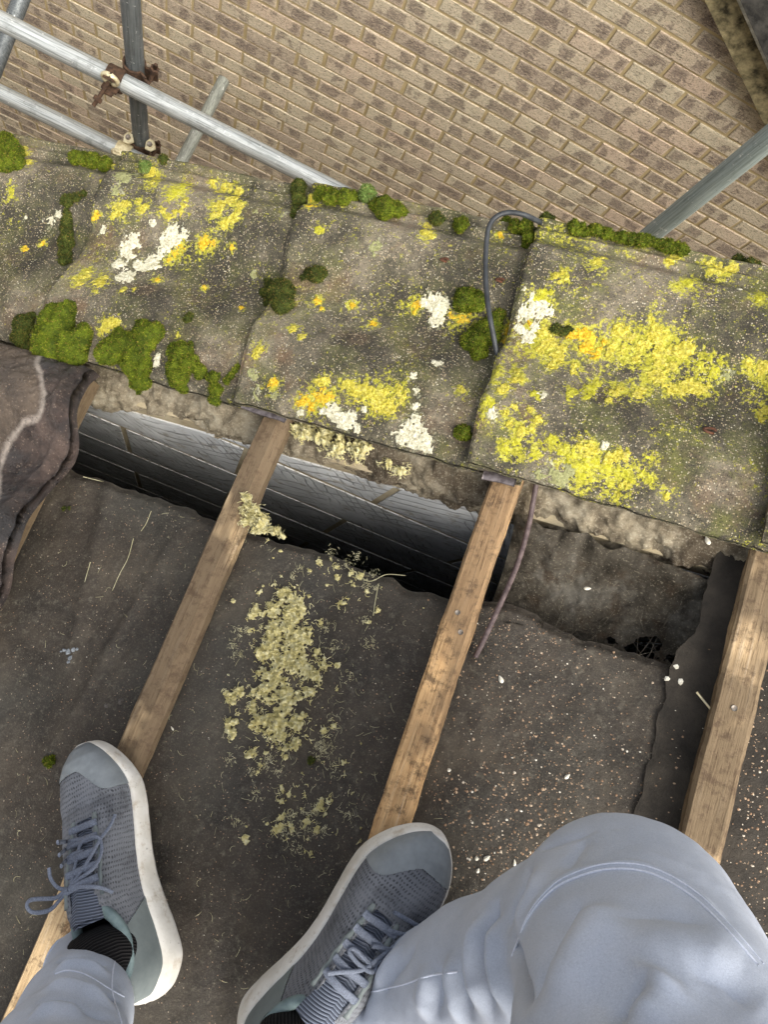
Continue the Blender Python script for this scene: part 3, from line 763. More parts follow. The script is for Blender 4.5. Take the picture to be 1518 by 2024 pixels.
# ------------------------------------------------------------------ moss cushions: each a lump of many small leaves
MT['mossb'] = mat_moss('moss_bright', c255(36, 46, 8), c255(78, 90, 16), c255(140, 146, 44))
MT['mossd'] = mat_moss('moss_dark', c255(30, 36, 12), c255(58, 66, 22), c255(104, 108, 46))
MT['mossp'] = mat_moss('moss_pale', c255(50, 66, 26), c255(92, 112, 52), c255(148, 160, 104))
def moss(label, blobs, mat='mossb', surf=None, tall=.95, leaf=.0034, dens=1.1, name='moss_cushion', group='moss cushions on the verge tiles', ribbon=False):
    C = []
    if ribbon:
        bl = []
        for (a, b) in zip(blobs[:-1], blobs[1:]):
            for t in (0, .33, .67): bl.append((a[0] + (b[0] - a[0]) * t + rng.normal(0, 2), a[1] + (b[1] - a[1]) * t + rng.normal(0, 1.6), (a[2] + (b[2] - a[2]) * t) * rng.uniform(.6, 1.15)))
        blobs = bl + [blobs[-1]]
    for (px, py, r) in blobs:
        rr = r * .00074
        if surf is None:
            s, v, n, k = tile_at(px, py, rr * .35)
            n0 = float(ttop(k, s, v))
        else:
            n0 = surf; s, v = at(px, py, surf + rr * .3)
        C.append((float(s), float(v), n0 + rr * .18, rr))
    C = np.array(C)
    rmin = C[:, 3].min()
    h = float(np.clip(C[:, 3].max() / 9, .0012, .0028))
    lo = (C[:, :3] - C[:, 3:] * 1.35).min(0) - 2 * h; hi = (C[:, :3] + C[:, 3:] * 1.35).max(0) + 2 * h
    nx, ny, nz = [int(q) + 2 for q in (hi - lo) / h]
    X, Yy, Z = np.meshgrid(lo[0] + np.arange(nx) * h, lo[1] + np.arange(ny) * h, lo[2] + np.arange(nz) * h, indexing='ij')
    F = None
    for (s, v, n, r) in C:
        d = np.sqrt((X - s) ** 2 + (Yy - v) ** 2 + ((Z - n) / tall) ** 2) - r
        F = d if F is None else smin(F, d, r * .22)
    mr = C[:, 3].mean()
    F = F + .30 * mr * fbm(X / mr * 1.5, Yy / mr * 1.3, Z / mr * 1.3, 61, 3)
    Vc, Q = surface_nets(F, lo, h)
    Vc = laplace(Vc, Q, 1, .4)
    N = vnormals(Vc, Q)
    # leaves
    P = Vc[Q]
    ar = np.linalg.norm(np.cross(P[:, 2] - P[:, 0], P[:, 3] - P[:, 1]), axis=1) / 2
    nl = int(ar.sum() * 1e6 * dens)
    nl = min(nl, 16000)
    fi = rng.choice(len(Q), nl, p=ar / ar.sum())
    u, t = rng.random(nl)[:, None], rng.random(nl)[:, None]
    p = (P[fi, 0] * (1 - u) + P[fi, 1] * u) * (1 - t) + (P[fi, 3] * (1 - u) + P[fi, 2] * u) * t
    nn = N[Q[fi, 0]] + rng.normal(0, .30, (nl, 3)); nn /= np.linalg.norm(nn, axis=1)[:, None]
    tt = np.cross(nn, rng.normal(0, 1, (nl, 3))); tt /= np.linalg.norm(tt, axis=1)[:, None] + 1e-9
    ln = leaf * rng.uniform(.6, 1.25, nl)[:, None]; wd = ln * .24
    L0 = p - nn * .0008
    t2 = np.cross(tt, nn)
    sp = rng.uniform(.25, 1.5, (nl, 1))                       # how far a leaf splays from upright
    dr = nn + t2 * sp; dr /= np.linalg.norm(dr, axis=1)[:, None]
    LV = np.stack([L0 - tt * wd, L0 + tt * wd, L0 + dr * ln], 1).reshape(-1, 3)
    LF = np.arange(3 * nl).reshape(-1, 3) + len(Vc)
    rnd = np.concatenate([np.full(len(Vc), .35), np.repeat(rng.random(nl), 3)])
    o = obj(name, np.vstack([Vc, LV]), [Q, LF], MT[mat], base=(C[0, 0], C[0, 1], C[0, 2] - C[0, 3] * .4), colattr={'rnd': rnd[:, None].repeat(3, 1)})
    return tag(o, label, 'moss', group)
moss('bright green moss cushion at the left border on the outer verge edge', [(18, 300, 30), (24, 318, 26), (8, 278, 20), (5, 320, 22)])
moss('long low green moss cushion on the outer edge left of the standing tube', [(148, 312, 15), (165, 316, 15), (185, 320, 17), (205, 322, 16)])
moss('small round grey-green moss ball below the foot of the dark standing tube', [(286, 327, 13)], 'mossp')
moss('tiny dark moss ball tipped with yellow on the outer edge beside the short tube end', [(322, 314, 10)], 'mossd')
moss('dark crumbly moss tuft at the top of the mossy joint between the two left tiles', [(132, 395, 14), (150, 388, 9), (165, 382, 7)], 'mossd')
moss('tall narrow moss strip filling the joint between the two left verge tiles', [(131, 420, 13), (129, 445, 15), (128, 470, 15), (128, 495, 16), (127, 515, 14)], 'mossd', ribbon=True)
moss('moss tuft hanging over the joint where the middle tile overlaps its left neighbour', [(590, 372, 16), (590, 395, 14), (586, 420, 13)], 'mossd')
moss('wide green moss mat on the outer edge just right of the long tube end', [(635, 382, 15), (655, 386, 16), (678, 390, 16), (700, 388, 12)])
moss('round pale hairy moss ball on the outer edge of the middle tile', [(725, 380, 16)], 'mossp')
moss('plump green moss cushion on the outer edge, right beside the pale hairy ball', [(762, 410, 22), (745, 404, 14), (785, 412, 16), (797, 416, 9)])
moss('small dark moss speck on the outer edge, left one of two towards the black cable', [(860, 430, 13), (872, 432, 8)], 'mossd')
moss('small green moss button on the outer edge nearest the black cable loop', [(911, 442, 14)])
moss('green moss under the top of the black cable loop, against the tile joint', [(1000, 436, 10), (1018, 442, 12), (1038, 450, 15), (1046, 470, 13), (1044, 485, 9)])
moss('thin moss roll capping the upper corner of the yellow lichen tile', [(1078, 428, 9), (1090, 432, 7)], 'mossd')
moss('moss ribbon along the outer edge below the right scaffold tube', [(1135, 447, 11), (1160, 452, 11), (1190, 458, 11), (1220, 464, 11), (1250, 470, 12), (1280, 478, 9), (1305, 484, 10), (1330, 490, 11), (1352, 492, 10)], ribbon=True)
moss('short moss ribbon on the outer edge near the right border', [(1455, 512, 7), (1475, 516, 8), (1495, 520, 8)], 'mossd', ribbon=True)
moss('dark moss cushion with a curled tail in the middle of the tile row', [(556, 578, 27), (558, 600, 22), (530, 560, 10), (526, 578, 12), (530, 595, 10)], 'mossd')
moss('small dark moss knob linked by a stem, right of the curled cushion', [(628, 540, 17), (612, 540, 12), (598, 548, 6)], 'mossd')
moss('dark green moss pad beside the white patch, left of the cable', [(922, 590, 22), (940, 593, 18), (914, 602, 14)])
moss('thick green moss clump pressed by the cable against the tile joint', [(940, 672, 24), (955, 660, 22), (945, 695, 16), (975, 640, 18), (985, 625, 12), (980, 665, 12)])
moss('largest bright green moss cushion above the wavy broken tile end', [(110, 648, 42), (98, 685, 38), (148, 678, 36), (140, 705, 28), (120, 620, 28), (162, 660, 22)])
moss('olive moss lobe on the left flank of the largest cushion', [(48, 640, 22), (40, 665, 20), (60, 690, 22), (78, 712, 18), (60, 625, 12)], 'mossd')
moss('two-lobed bright moss cushion hanging over the left end of the gap', [(238, 680, 32), (212, 695, 28), (285, 662, 30), (262, 690, 30), (270, 725, 28), (274, 752, 20), (305, 655, 18)])
moss('moss cushion hanging over the gap between the cream speck and the first batten', [(350, 695, 22), (372, 718, 20), (352, 745, 22), (345, 728, 20), (362, 765, 12), (395, 732, 14), (372, 688, 12)])
moss('narrow moss tuft at the inner edge nearest the first batten top', [(420, 745, 13), (425, 768, 15), (424, 788, 12)])
moss('thin leaning moss blade left of the first batten top', [(448, 752, 7), (456, 742, 7), (463, 732, 6), (470, 724, 5)])
moss('small moss tuft in the tile joint close to the second batten top', [(915, 852, 13), (922, 858, 9)])
moss('moss tuft at the left border on the wavy tile', [(4, 790, 15), (14, 795, 9)])
moss('dark moss scrap alone in the middle of the left tile', [(370, 630, 9), (376, 624, 6)], 'mossd')
moss('flat dark moss patch within the yellow chain on the right tile', [(1100, 648, 10), (1115, 655, 9), (1125, 650, 6)], 'mossd', tall=.4)

# ------------------------------------------------------------------ the loose lower-course tile at the left
def dprof(v): return .028 * np.cos(2 * np.pi * (v - .235) / .205) + .003 * np.cos(4 * np.pi * (v - .2) / .205)
DS = -.782
na, nv = 150, 170
A, Vv = np.meshgrid(np.linspace(-.42, 0, na), np.linspace(-.16, .304, nv), indexing='ij')
headw = .006 * vnoise(Vv * 22, 0, 0, 71) + .017 * np.cos(2 * np.pi * (Vv - .205) / .19)
S = DS + A + headw * sstep(-.1, 0, A) - .02 * (Vv - .1)
d = np.minimum(np.minimum(-A, A + .42), np.minimum(Vv + .16, .304 - Vv)) + .003 * fbm(S * 90, Vv * 90, 0, 73, 3)
H = .062 - .04 * (A + .2) + dprof(Vv) + .0030 * fbm(S * 45, Vv * 45, 0, 75, 5, .6) - .007 * (1 - sstep(-.001, .012, d)) ** 1.4
H -= .004 * sstep(-.072, -.058, A)
H += .007 * np.exp(-((A + .016) / .010) ** 2) + .0016 * fbm(S * 30, Vv * 30, 4, 76, 4)
top = np.stack([S, Vv, H], -1).reshape(-1, 3)
bot = top.copy(); bot[:, 2] = (.062 - .04 * (A + .2) + dprof(Vv) - .032).reshape(-1)
n = na * nv
per = np.r_[np.arange(nv - 1), (np.arange(na - 1)) * nv + nv - 1, (na - 1) * nv + np.arange(nv - 1, 0, -1), np.arange(na - 1, 0, -1) * nv]
nx = np.roll(per, -1)
hA = A + .030 * np.cos(2 * np.pi * (Vv - .14) / .17) - .020
head = np.concatenate([hA.reshape(-1), hA.reshape(-1)])
M = Mat('old_tile_head')
hd = M.sep(M.attr('head'))[0]           # metres from the head, 0..1 = 0..0.2
wv = M.math('ADD', hd, M.math('MULTIPLY', M.math('SUBTRACT', M.noise(28, 4, .6), .5), .10))
weath = M.ramp(M.noise(12, 5, .6), [(.34, c255(56, 48, 42)), (.66, c255(104, 90, 76))])
clean = M.ramp(M.noise(16, 5, .65), [(.36, c255(28, 24, 23)), (.5, c255(62, 51, 46)), (.64, c255(92, 77, 69))])
clean = M.mix(M.ramp(M.noise(10, 4, .6, vec=M.map(loc=(7, 2, 0))), [(.5, 0), (.64, .8)]), clean, c255(60, 58, 58))
col = M.mix(M.ramp(wv, [(.40, 1), (.50, 0)]), weath, clean)
col = M.mix(M.math('MULTIPLY', M.ramp(wv, [(.40, 0), (.43, 1), (.44, 1), (.475, 0)]), .7), col, c255(176, 164, 152))
v1 = M.nd('ShaderNodeTexVoronoi', {'Vector': M.co(), 'Scale': 380}).outputs
rc = M.sep(v1['Color'])
col = M.mix(M.math('MULTIPLY', M.math('MULTIPLY', M.math('LESS_THAN', v1['Distance'], .4), M.math('GREATER_THAN', rc[0], .9)), .35), col, c255(176, 156, 136))
col = M.mix(M.math('MULTIPLY', M.ramp(M.noise(170, 5, .7), [(.56, 0), (.68, 1)]), .6), col, c255(40, 34, 32))
MT['dtile'] = M.fin(col, M.ramp(M.noise(30, 4), [(.35, .2), (.65, .55)]), M.bump(M.math('ADD', M.noise(420, 6, .8), M.math('MULTIPLY', M.noise(90, 5, .75), 2)), .9, .004), spec=.5)
o = obj('roof_tile', np.vstack([top, bot]), [gridfaces(na, nv), gridfaces(na, nv)[:, ::-1] + n, np.stack([nx, per, per + n, nx + n], 1)], MT['dtile'], base=(DS, .08, 0),
        colattr={'head': np.clip(-head / .2, 0, 1)[:, None].repeat(3, 1)})
tag(o, 'wavy purple-brown roof tile at the left border, its upper end laid bare', 'roof tile')

# ------------------------------------------------------------------ battens
def batten(label, sc_, v0, v1, wd, mt, seed, skew=0.0, nails=(), chamfer=(.004, .004), ntop=0.0):
    nv_ = 420
    vs = np.linspace(v0, v1, nv_)
    hw = wd / 2
    cl, cr = chamfer
    prof_ = [(-hw, -.026), (-hw, -cl), (-hw + cl, 0), (-.006, .0004), (.006, .0004), (hw - cr, 0), (hw, -cr), (hw, -.026)]
    V = []
    for j, v in enumerate(vs):
        for i, (x, z) in enumerate(prof_):
            e = .0012 * fbm(v * 18, i * 7.7, seed, 81, 5, .6)
            wob = .003 * vnoise(v * 5, 0, seed, 83)
            V.append([sc_ + x + wob + skew * (v - .1) + e * (1 if i in (0, 1, 6, 7) else .3), v + (.004 * fbm(x * 200, z * 200, seed, 84, 2) if j in (0, nv_ - 1) else 0), z + ntop + e * .6])
    V = np.array(V); k = len(prof_)
    F = [gridfaces(nv_, k, closev=True)]
    F.append(np.array([list(range(k))])); F.append(np.array([list(range((nv_ - 1) * k, nv_ * k))[::-1]]))
    o = obj('roof_batten', V, F, mt, base=(sc_, .0, -.026), smooth=False)
    tag(o, label, 'batten', 'roof battens nailed across the felt')
    for (px, py) in nails:
        s, v = at(px, py, ntop)
        mb = MB()
        tv, tf = tube([[s, v, ntop - .002], [s, v, ntop + .0016]], [.0036, .0034], 12); mb.add(tv, tf)
        nv2, nf2 = mb.out()
        obj('nail_head', nv2, nf2, MT['nail'], parent=o)
    return o
MT['nail'] = mat_simple('nail_steel', c255(108, 98, 88), c255(150, 142, 132), 300, .6, .3)
wA = mat_wood('batten_brown', c255(190, 164, 126), c255(148, 122, 90), c255(88, 74, 58), .88, seed=1.0)
wB = mat_wood('batten_orange', c255(212, 172, 122), c255(178, 138, 94), c255(110, 90, 68), .8, seed=4.3)
wC = mat_wood('batten_tan', c255(180, 154, 118), c255(142, 118, 88), c255(92, 78, 60), .85, seed=8.1)
batten('rough brown batten under the left trainer, hairy fibre caught half way along it', -.502, -.95, .372, .041, wA, 1, skew=.006, chamfer=(.003, .012))
batten('orange-brown batten leading to the toe of the right trainer', -.152, -.95, .372, .040, wB, 2, nails=((905, 1211), (911, 1250)), skew=-.002)
batten('tan batten at the right border, dirt and cobweb on it', .183, -.95, .372, .045, wC, 3, nails=((1452, 1400),), skew=-.006)
batten('batten end just showing beneath the wavy tile', -.846, -.95, .30, .042, wC, 5, ntop=-.004)

# ------------------------------------------------------------------ felt underlay
FB = -.030
def felt_n(s, v):
    x = ((np.asarray(s) + .502) / .3425) % 1.0
    sag = -.012 * np.sin(np.pi * x) ** 2
    sag = sag - .006 * np.clip(v + .05, 0, .3) / .2
    return FB + sag + .003 * fbm(s * 7, np.asarray(v) * 3.0, 0, 91, 3) + .0009 * fbm(np.asarray(s) * 45, np.asarray(v) * 45, 0, 92, 3) \
        + .0055 * np.exp(-((s + .70 + .25 * (v - .0)) / .014) ** 2) * sstep(-.28, .05, v) + .004 * np.exp(-((s + .61 - .12 * v) / .010) ** 2) * sstep(.16, .02, v) * sstep(-.3, -.1, v) - .004 * np.exp(-((s + .33 + .1 * v) / .02) ** 2)
EDG = [(-2.6, .29), (-.90, .285), (-.86, .162), (-.78, .158), (-.66, .160), (-.53, .156), (-.44, .152), (-.36, .158), (-.25, .150), (-.18, .152), (-.10, .168), (0, .156), (.10, .156), (.125, .156), (.16, .29), (2.6, .29)]
ex = np.array(EDG)
def fedge(s): return np.interp(s, ex[:, 0], ex[:, 1]) + .0035 * fbm(np.asarray(s) * 30, 0, 0, 95, 3)
ss = np.concatenate([np.linspace(-2.4, -1.1, 40)[:-1], np.linspace(-1.1, .6, 560)[:-1], np.linspace(.6, 2.4, 40)])
tt = np.concatenate([np.linspace(0, .6, 40)[:-1], np.linspace(.6, 1, 260)])
S, Tt = np.meshgrid(ss, tt, indexing='ij')
Vv = -1.9 + (fedge(S) + 1.9) * Tt
H = felt_n(S, Vv)
H = H - .010 * sstep(.012, 0, fedge(S) - Vv) * (S > -.86) * (S < .14)
Vx = np.stack([S, Vv, H], -1).reshape(-1, 3)
o = obj('roofing_felt', Vx, gridfaces(len(ss), len(tt)), MT['felt'], base=(-.33, 0, FB))
tag(o, 'dusty grey-black roofing felt sheet under the battens, torn along the dark gap', 'roofing felt')
# the second sheet lapped over it at the right, running on up to the tile
el = [at(px, py, -.03) for px, py in [(1421, 1062), (1412, 1130), (1392, 1190), (1376, 1252), (1338, 1285), (1326, 1322), (1318, 1380), (1302, 1410), (1292, 1470), (1275, 1545), (1262, 1600), (1255, 1660), (1240, 1760)]]
el = np.array(el)[::-1]
el = np.vstack([[el[0, 0] + .0, -1.0], el])
nv_, ns_ = 260, 60
vs = np.linspace(-.9, el[-1, 1] + .03, nv_)
le = np.interp(vs, el[:, 1], el[:, 0]) + .003 * fbm(vs * 45, 0, 0, 97, 3)
U = np.linspace(0, 1, ns_) ** 1.5
S = le[:, None] + U[None] * (.62 - le[:, None]); Vv = np.broadcast_to(vs[:, None], S.shape)
H = felt_n(S, Vv) + .004 + .006 * np.exp(-((S - le[:, None]) / .010) ** 2) * (fbm(Vv * 9, 0, 0, 98, 2) + .5)
H = np.maximum(H, FB - .006)
Vt = np.stack([S, Vv, H], -1).reshape(-1, 3); Vbm = Vt - [0, 0, .0028]
n = len(Vt)
Fl = gridfaces(nv_, ns_)
edge = np.arange(nv_ - 1) * ns_
Fe = np.stack([edge, edge + ns_, edge + ns_ + n, edge + n], 1)
o = obj('felt_strip', np.vstack([Vt, Vbm]), [Fl, Fl[:, ::-1] + n, Fe], mat_simple('felt_brown', c255(34, 30, 25), c255(60, 54, 46), 22, .8, 0, .6, 260, .003), base=(.2, 0, FB))
tag(o, 'brown-black felt strip with a curled cut edge, lapped beside the right batten', 'roofing felt')
# dust-laden web hanging down the wall face between the second and third battens, open to the dark at its lower right
S, Tt = np.meshgrid(np.linspace(-.128, .150, 160), np.linspace(0, 1, 110), indexing='ij')
f0 = felt_n(S, .15 + 0 * S) - .004
dep = .050 * np.sin(np.pi * np.clip(Tt, 0, 1) ** .75) ** 1.1 + .012 * fbm(S * 11, Tt * 3, 0, 101, 3)
Vv = .148 + Tt * .134 + .006 * fbm(S * 30, Tt * 3, 0, 104, 3)
H = f0 * (1 - Tt) - .040 * Tt - dep + .0035 * fbm(S * 60, Tt * 9, 0, 102, 4)
Vx = np.stack([S, Vv, H], -1).reshape(-1, 3)
hole = (np.hypot((S - .075) / .075, (Tt - .16) / .20) + .55 * fbm(S * 40, Tt * 6, 0, 103, 4)) < .62
cell = ~(hole[:-1, :-1] | hole[1:, 1:])
Fq = gridfaces(160, 110)[cell.reshape(-1)]
used, inv = np.unique(Fq, return_inverse=True)
mb = MB(); mb.add(Vx[used], inv.reshape(-1, 4))
for q in range(30):
    a_ = rng.uniform(-.06, .140); b_ = a_ + rng.normal(0, .035)
    t = np.linspace(0, 1, 7)
    P = np.stack([a_ + (b_ - a_) * t, .150 + .07 * t * rng.uniform(.3, 1.2) + rng.normal(0, .002, 7), -.036 - .035 * np.sin(np.pi * t * .8) + rng.normal(0, .002, 7)], 1)
    tv, tf = tube(P, .0003, 4); mb.add(tv, tf)
M = Mat('dusty_cobweb')
_c = M.ramp(M.noise(15, 6, .7), [(.34, c255(46, 42, 35)), (.5, c255(68, 63, 55)), (.66, c255(96, 92, 84))])
_c = M.mix(M.ramp(M.noise(24, 5, .7, vec=M.map(loc=(4, 1, 1))), [(.52, 0), (.66, .8)]), _c, c255(58, 48, 38))
_c = M.mix(M.math('MULTIPLY', M.ramp(M.noise(330, 5, .8), [(.56, 0), (.66, 1)]), .5), _c, c255(160, 150, 130))
MT['dusty'] = M.fin(_c, .95, M.bump(M.noise(240, 6, .8), .9, .003), spec=.1)
Vx, Fx = mb.out()
o = obj('cobweb_sheet', Vx, Fx, MT['dusty'], base=(0, .2, FB))
tag(o, 'grey dust-laden cobweb sheet sagging in the gap right of the second batten', 'cobweb')

# ------------------------------------------------------------------ tile clips at the batten tops
def clip(label, pxs, r):
    P = []
    for (px, py) in pxs:
        s, v = at(px, py, .016); P.append([s, v, .016])
    Cx = catmull(P, 8)
    tv, tf = tube(Cx, r, 8, flat=.22)
    tag(obj('tile_clip', tv, tf, MT['clip'], base=P[0]), label, 'clip', 'metal clips on the batten ends')
MT['clip'] = mat_simple('clip_metal', c255(70, 62, 62), c255(120, 112, 112), 90, .45, .5)
clip('dark metal clip lying over the top end of the brown batten', [(480, 798), (505, 808), (530, 816), (552, 822), (566, 828)], .007)
clip('grey metal clip half hidden above the top end of the orange batten', [(955, 938), (975, 942), (995, 946), (1020, 953)], .007)

# ------------------------------------------------------------------ cables
MT['cabg'] = mat_simple('cable_grey', c255(38, 40, 42), c255(56, 58, 60), 60, .5, 0, .1)
MT['cabb'] = mat_simple('cable_brown', c255(62, 50, 50), c255(98, 84, 82), 120, .6, 0, .2)
P = []
for (px, py, n) in [(1085, 448, .030), (1062, 436, .055), (1035, 424, .075), (1005, 420, .080), (982, 428, .080), (967, 448, .078), (961, 490, .070), (960, 540, .068), (963, 590, .068), (970, 635, .066), (976, 665, .052), (982, 700, .036)]:
    s, v = at(px, py, n); P.append([s, v, n])
tv, tf = tube(catmull(P, 8), .0035, 12)
tag(obj('cable', tv, tf, MT['cabg'], base=P[0]), 'smooth dark grey cable looped over the verge at the tile joint', 'cable')
P = []
for (px, py, n) in [(1066, 930, .0), (1058, 970, -.012), (1045, 1040, -.026), (1025, 1110, -.030), (1000, 1170, -.022), (975, 1225, -.018), (955, 1268, -.020), (940, 1298, -.028)]:
    s, v = at(px, py, n); P.append([s, v, n])
tv, tf = tube(catmull(P, 8), .0036, 10)
tag(obj('cable', tv, tf, MT['cabb'], base=P[3]), 'brown cable running from under the lichen tile down beside the orange batten', 'cable')
# ------------------------------------------------------------------ scaffold
def stube(label, a, b, mt, r=.02415, base=None):
    a, b = np.asarray(a, float), np.asarray(b, float)
    d = (b - a) / np.linalg.norm(b - a)
    nn = max(8, int(np.linalg.norm(b - a) / .12))
    P = a + (b - a) * np.linspace(0, 1, nn)[:, None]
    mb = MB()
    V, F = tube(P, r, 28, caps=False); mb.add(V, F)
    Vi, Fi = tube(P, r - .004, 28, caps=False); mb.add(Vi, [f[:, ::-1] for f in Fi])
    for e, sgn in ((0, 1), (nn - 1, -1)):
        ring = np.vstack([V[e * 28:(e + 1) * 28], Vi[e * 28:(e + 1) * 28]])
        j = np.arange(28)
        q = np.stack([j, (j + 1) % 28, 28 + (j + 1) % 28, 28 + j], 1)
        mb.add(ring, q if sgn < 0 else q[:, ::-1])
    V, F = mb.out()
    o = obj('scaffold_tube', V, F, mt, frame=MW, base=a if base is None else base)
    return tag(o, label, 'scaffold tube', 'scaffold tubes between the two houses')
Zc = CAMZ
SY = 1.305
stube('dark upright scaffold tube held by rusty couplers at the upper left', (-.675, SY, 0), (-.668, SY, Zc - .6), MT['galvd'])
stube('grey upright scaffold tube rising across the brick wall at the right', (.69, 1.285, 0), (.70, 1.285, Zc - .2), MT['galvg'])
LY = SY - .051
def zled(px, py, y=LY):
    d = ray(px, py); p = CAMP + d * (y / d[1]); return p
a_, b_ = zled(40, 62), zled(560, 322)
zl = (a_[2] + b_[2]) / 2
stube('bright galvanised rail, the upper of the two long ones, crossing in front of the upright', (-3.2, LY, zl + (a_[2] - b_[2]) * .5), (2.6, LY, zl - (a_[2] - b_[2]) * .5), MT['galv'])
a2, b2 = zled(20, 193), zled(200, 278)
stube('bright galvanised rail, the lower one, ending behind the mossy verge edge', (-3.2, LY, a2[2]), (2.6, LY, a2[2]), MT['galv'])
# short tube square to the wall, seen end on to the bricks
p0, p1 = camp(442, 158, 3.10), camp(362, 312, 3.06)
dd = (p1 - p0)
stube('short stained tube end pointing at the brick wall below the upper rail', p0, p0 + dd * 2.6, MT['galvm'])
q0 = camp(48, -20, 2.30); q1 = camp(-6, 120, 2.34)
stube('grey cross tube at the top left corner, passing behind the upper rail', q0 - (q1 - q0) * 1.2, q1 + (q1 - q0) * 1.5, MT['galvd'])

def coupler(label, c, flip=1, tone='rust', bolt_dirs=(1, 1), drop=0):
    """A right-angle coupler: two hinged bands, the one round the upright and the one round the rail, with eye bolts and nuts."""
    cz = c[2]
    root = tag(empty('scaffold_coupler', c, MW), label, 'coupler', 'scaffold couplers on the dark upright')
    def band(ax, cen, r0, r1, wdt, gap=(0.0, 0.0)):
        th = np.linspace(.35, 2 * np.pi - .35, 30)
        mb = MB()
        ring = []
        for rr in (r0, r1):
            for o_ in (-wdt / 2, wdt / 2):
                if ax == 'z': ring.append(np.stack([cen[0] + rr * np.cos(th + gap[0]), cen[1] + rr * np.sin(th + gap[0]), np.full(30, cen[2] + o_)], 1))
                else: ring.append(np.stack([np.full(30, cen[0] + o_), cen[1] + rr * np.cos(th + gap[0]), cen[2] + rr * np.sin(th + gap[0])], 1))
        V = np.concatenate([ring[0], ring[1], ring[3], ring[2]])
        F = [[k * 30 + i, k * 30 + i + 1, ((k + 1) % 4) * 30 + i + 1, ((k + 1) % 4) * 30 + i] for k in range(4) for i in range(29)]
        F += [[0, 30, 60, 90], [29, 119, 89, 59]]
        mb.add(V, np.array(F))
        # lugs either side of the gap
        for s_ in (.35, 2 * np.pi - .35):
            t = s_ + gap[0]
            for q in (0, 1):
                r_ = r1 + .008 + q * .014
                off = np.array([math.cos(t) * r_, math.sin(t) * r_])
                if ax == 'z': P_ = (cen[0] + off[0], cen[1] + off[1], cen[2])
                else: P_ = (cen[0], cen[1] + off[0], cen[2] + off[1])
                rot = np.array([[math.cos(t), -math.sin(t), 0], [math.sin(t), math.cos(t), 0], [0, 0, 1]]) if ax == 'z' else np.array([[1, 0, 0], [0, math.cos(t), -math.sin(t)], [0, math.sin(t), math.cos(t)]])
                dims = (.018, .007, wdt * (.95 - .25 * q)) if ax == 'z' else (wdt * (.95 - .25 * q), .018, .007)
                bv, bf = box(P_, dims, rot, .002); mb.add(bv, bf)
        return mb.out()
    def bolt(cen, d, ln):
        d = np.asarray(d, float); d /= np.linalg.norm(d); cen = np.asarray(cen)
        mb = MB()
        V, F = tube([cen - d * .012, cen + d * ln], .0055, 10); mb.add(V, F)
        nb2 = MB()
        for o_, r_ in ((ln * .55, .0115), (ln * .55 + .003, .0125)):
            V, F = tube([cen + d * o_, cen + d * (o_ + .010)], r_, 6); nb2.add(V, F)
        return mb.out(), nb2.out()
    cs = np.array([c[0], SY, cz + .0]); cl_ = np.array([c[0] - .0, LY, cz])
    m1, m2 = MT['rust'], MT[tone]
    V, F = band('z', cs, .0246, .0305, .05, (math.radians(-10),)); obj('upright_band', V, F, m1, parent=root, smooth=False)
    V, F = band('x', cl_ + [-.03, 0, 0], .0246, .0305, .044, (math.radians(150),)); obj('rail_band', V, F, m2, parent=root, smooth=False)
    (V, F), (V2, F2) = bolt(cs + [.047, -.008, .004], (.25, .1, 1), .062)
    o = obj('bolt', V, F, m1, parent=root); obj('nut', V2, F2, m1, parent=o, smooth=False)
    (V, F), (V2, F2) = bolt(cl_ + [-.034, -.046, .024], (-.25, -1, -.45), .062)
    o = obj('bolt', V, F, m1, parent=root); obj('nut', V2, F2, m1, parent=o, smooth=False)
    # the eye of the flap, with its pin
    th = np.linspace(0, 2 * np.pi, 20)[:-1]
    E_ = np.stack([cl_[0] - .030 + .020 * np.cos(th), np.full(19, cl_[1] - .030), cl_[2] + .034 + .017 * np.sin(th)], 1)
    E_ = np.vstack([E_, E_[:1]])
    V, F = tube(E_, .0060, 8, caps=False); obj('flap_eye', V, F, MT['zincy'], parent=root)
    return root
coupler('rusty coupler clamping the upper bright rail to the dark upright', (-.672, SY - .02, zl))
r2 = coupler('pale zinc coupler on the dark upright just above the mossy verge', (-.674, SY - .02, a2[2]), tone='zincy')
for (px, py, dep) in ((253, 272, 2.30), (296, 286, 2.30)):
    p = camp(px, py, dep)
    R3 = _R.T @ np.array([[1, 0, 0], [0, 1, 0], [0, 0, 1.0]])
    mb = MB()
    a = np.array([[-.016, .012], [-.012, -.010], [0, -.019], [.012, -.010], [.016, .012], [0, .018]])
    Vf = np.vstack([np.c_[a, np.zeros(6)], np.c_[a, np.full(6, .006)]]) @ R3.T + p
    mb.add(Vf, [np.array([[0, 1, 2, 3, 4, 5]]), np.array([[11, 10, 9, 8, 7, 6]]), np.array([[i, (i + 1) % 6, (i + 1) % 6 + 6, i + 6] for i in range(6)])])
    V, F = mb.out(); o = obj('flap', V, F, MT['zincy'], parent=r2, smooth=False)
    V, F = tube([p + R3 @ [0, 0, .002], p - R3 @ [0, 0, .006]], .0075, 12); obj('bolt_head', V, F, MT['nail'], parent=o)

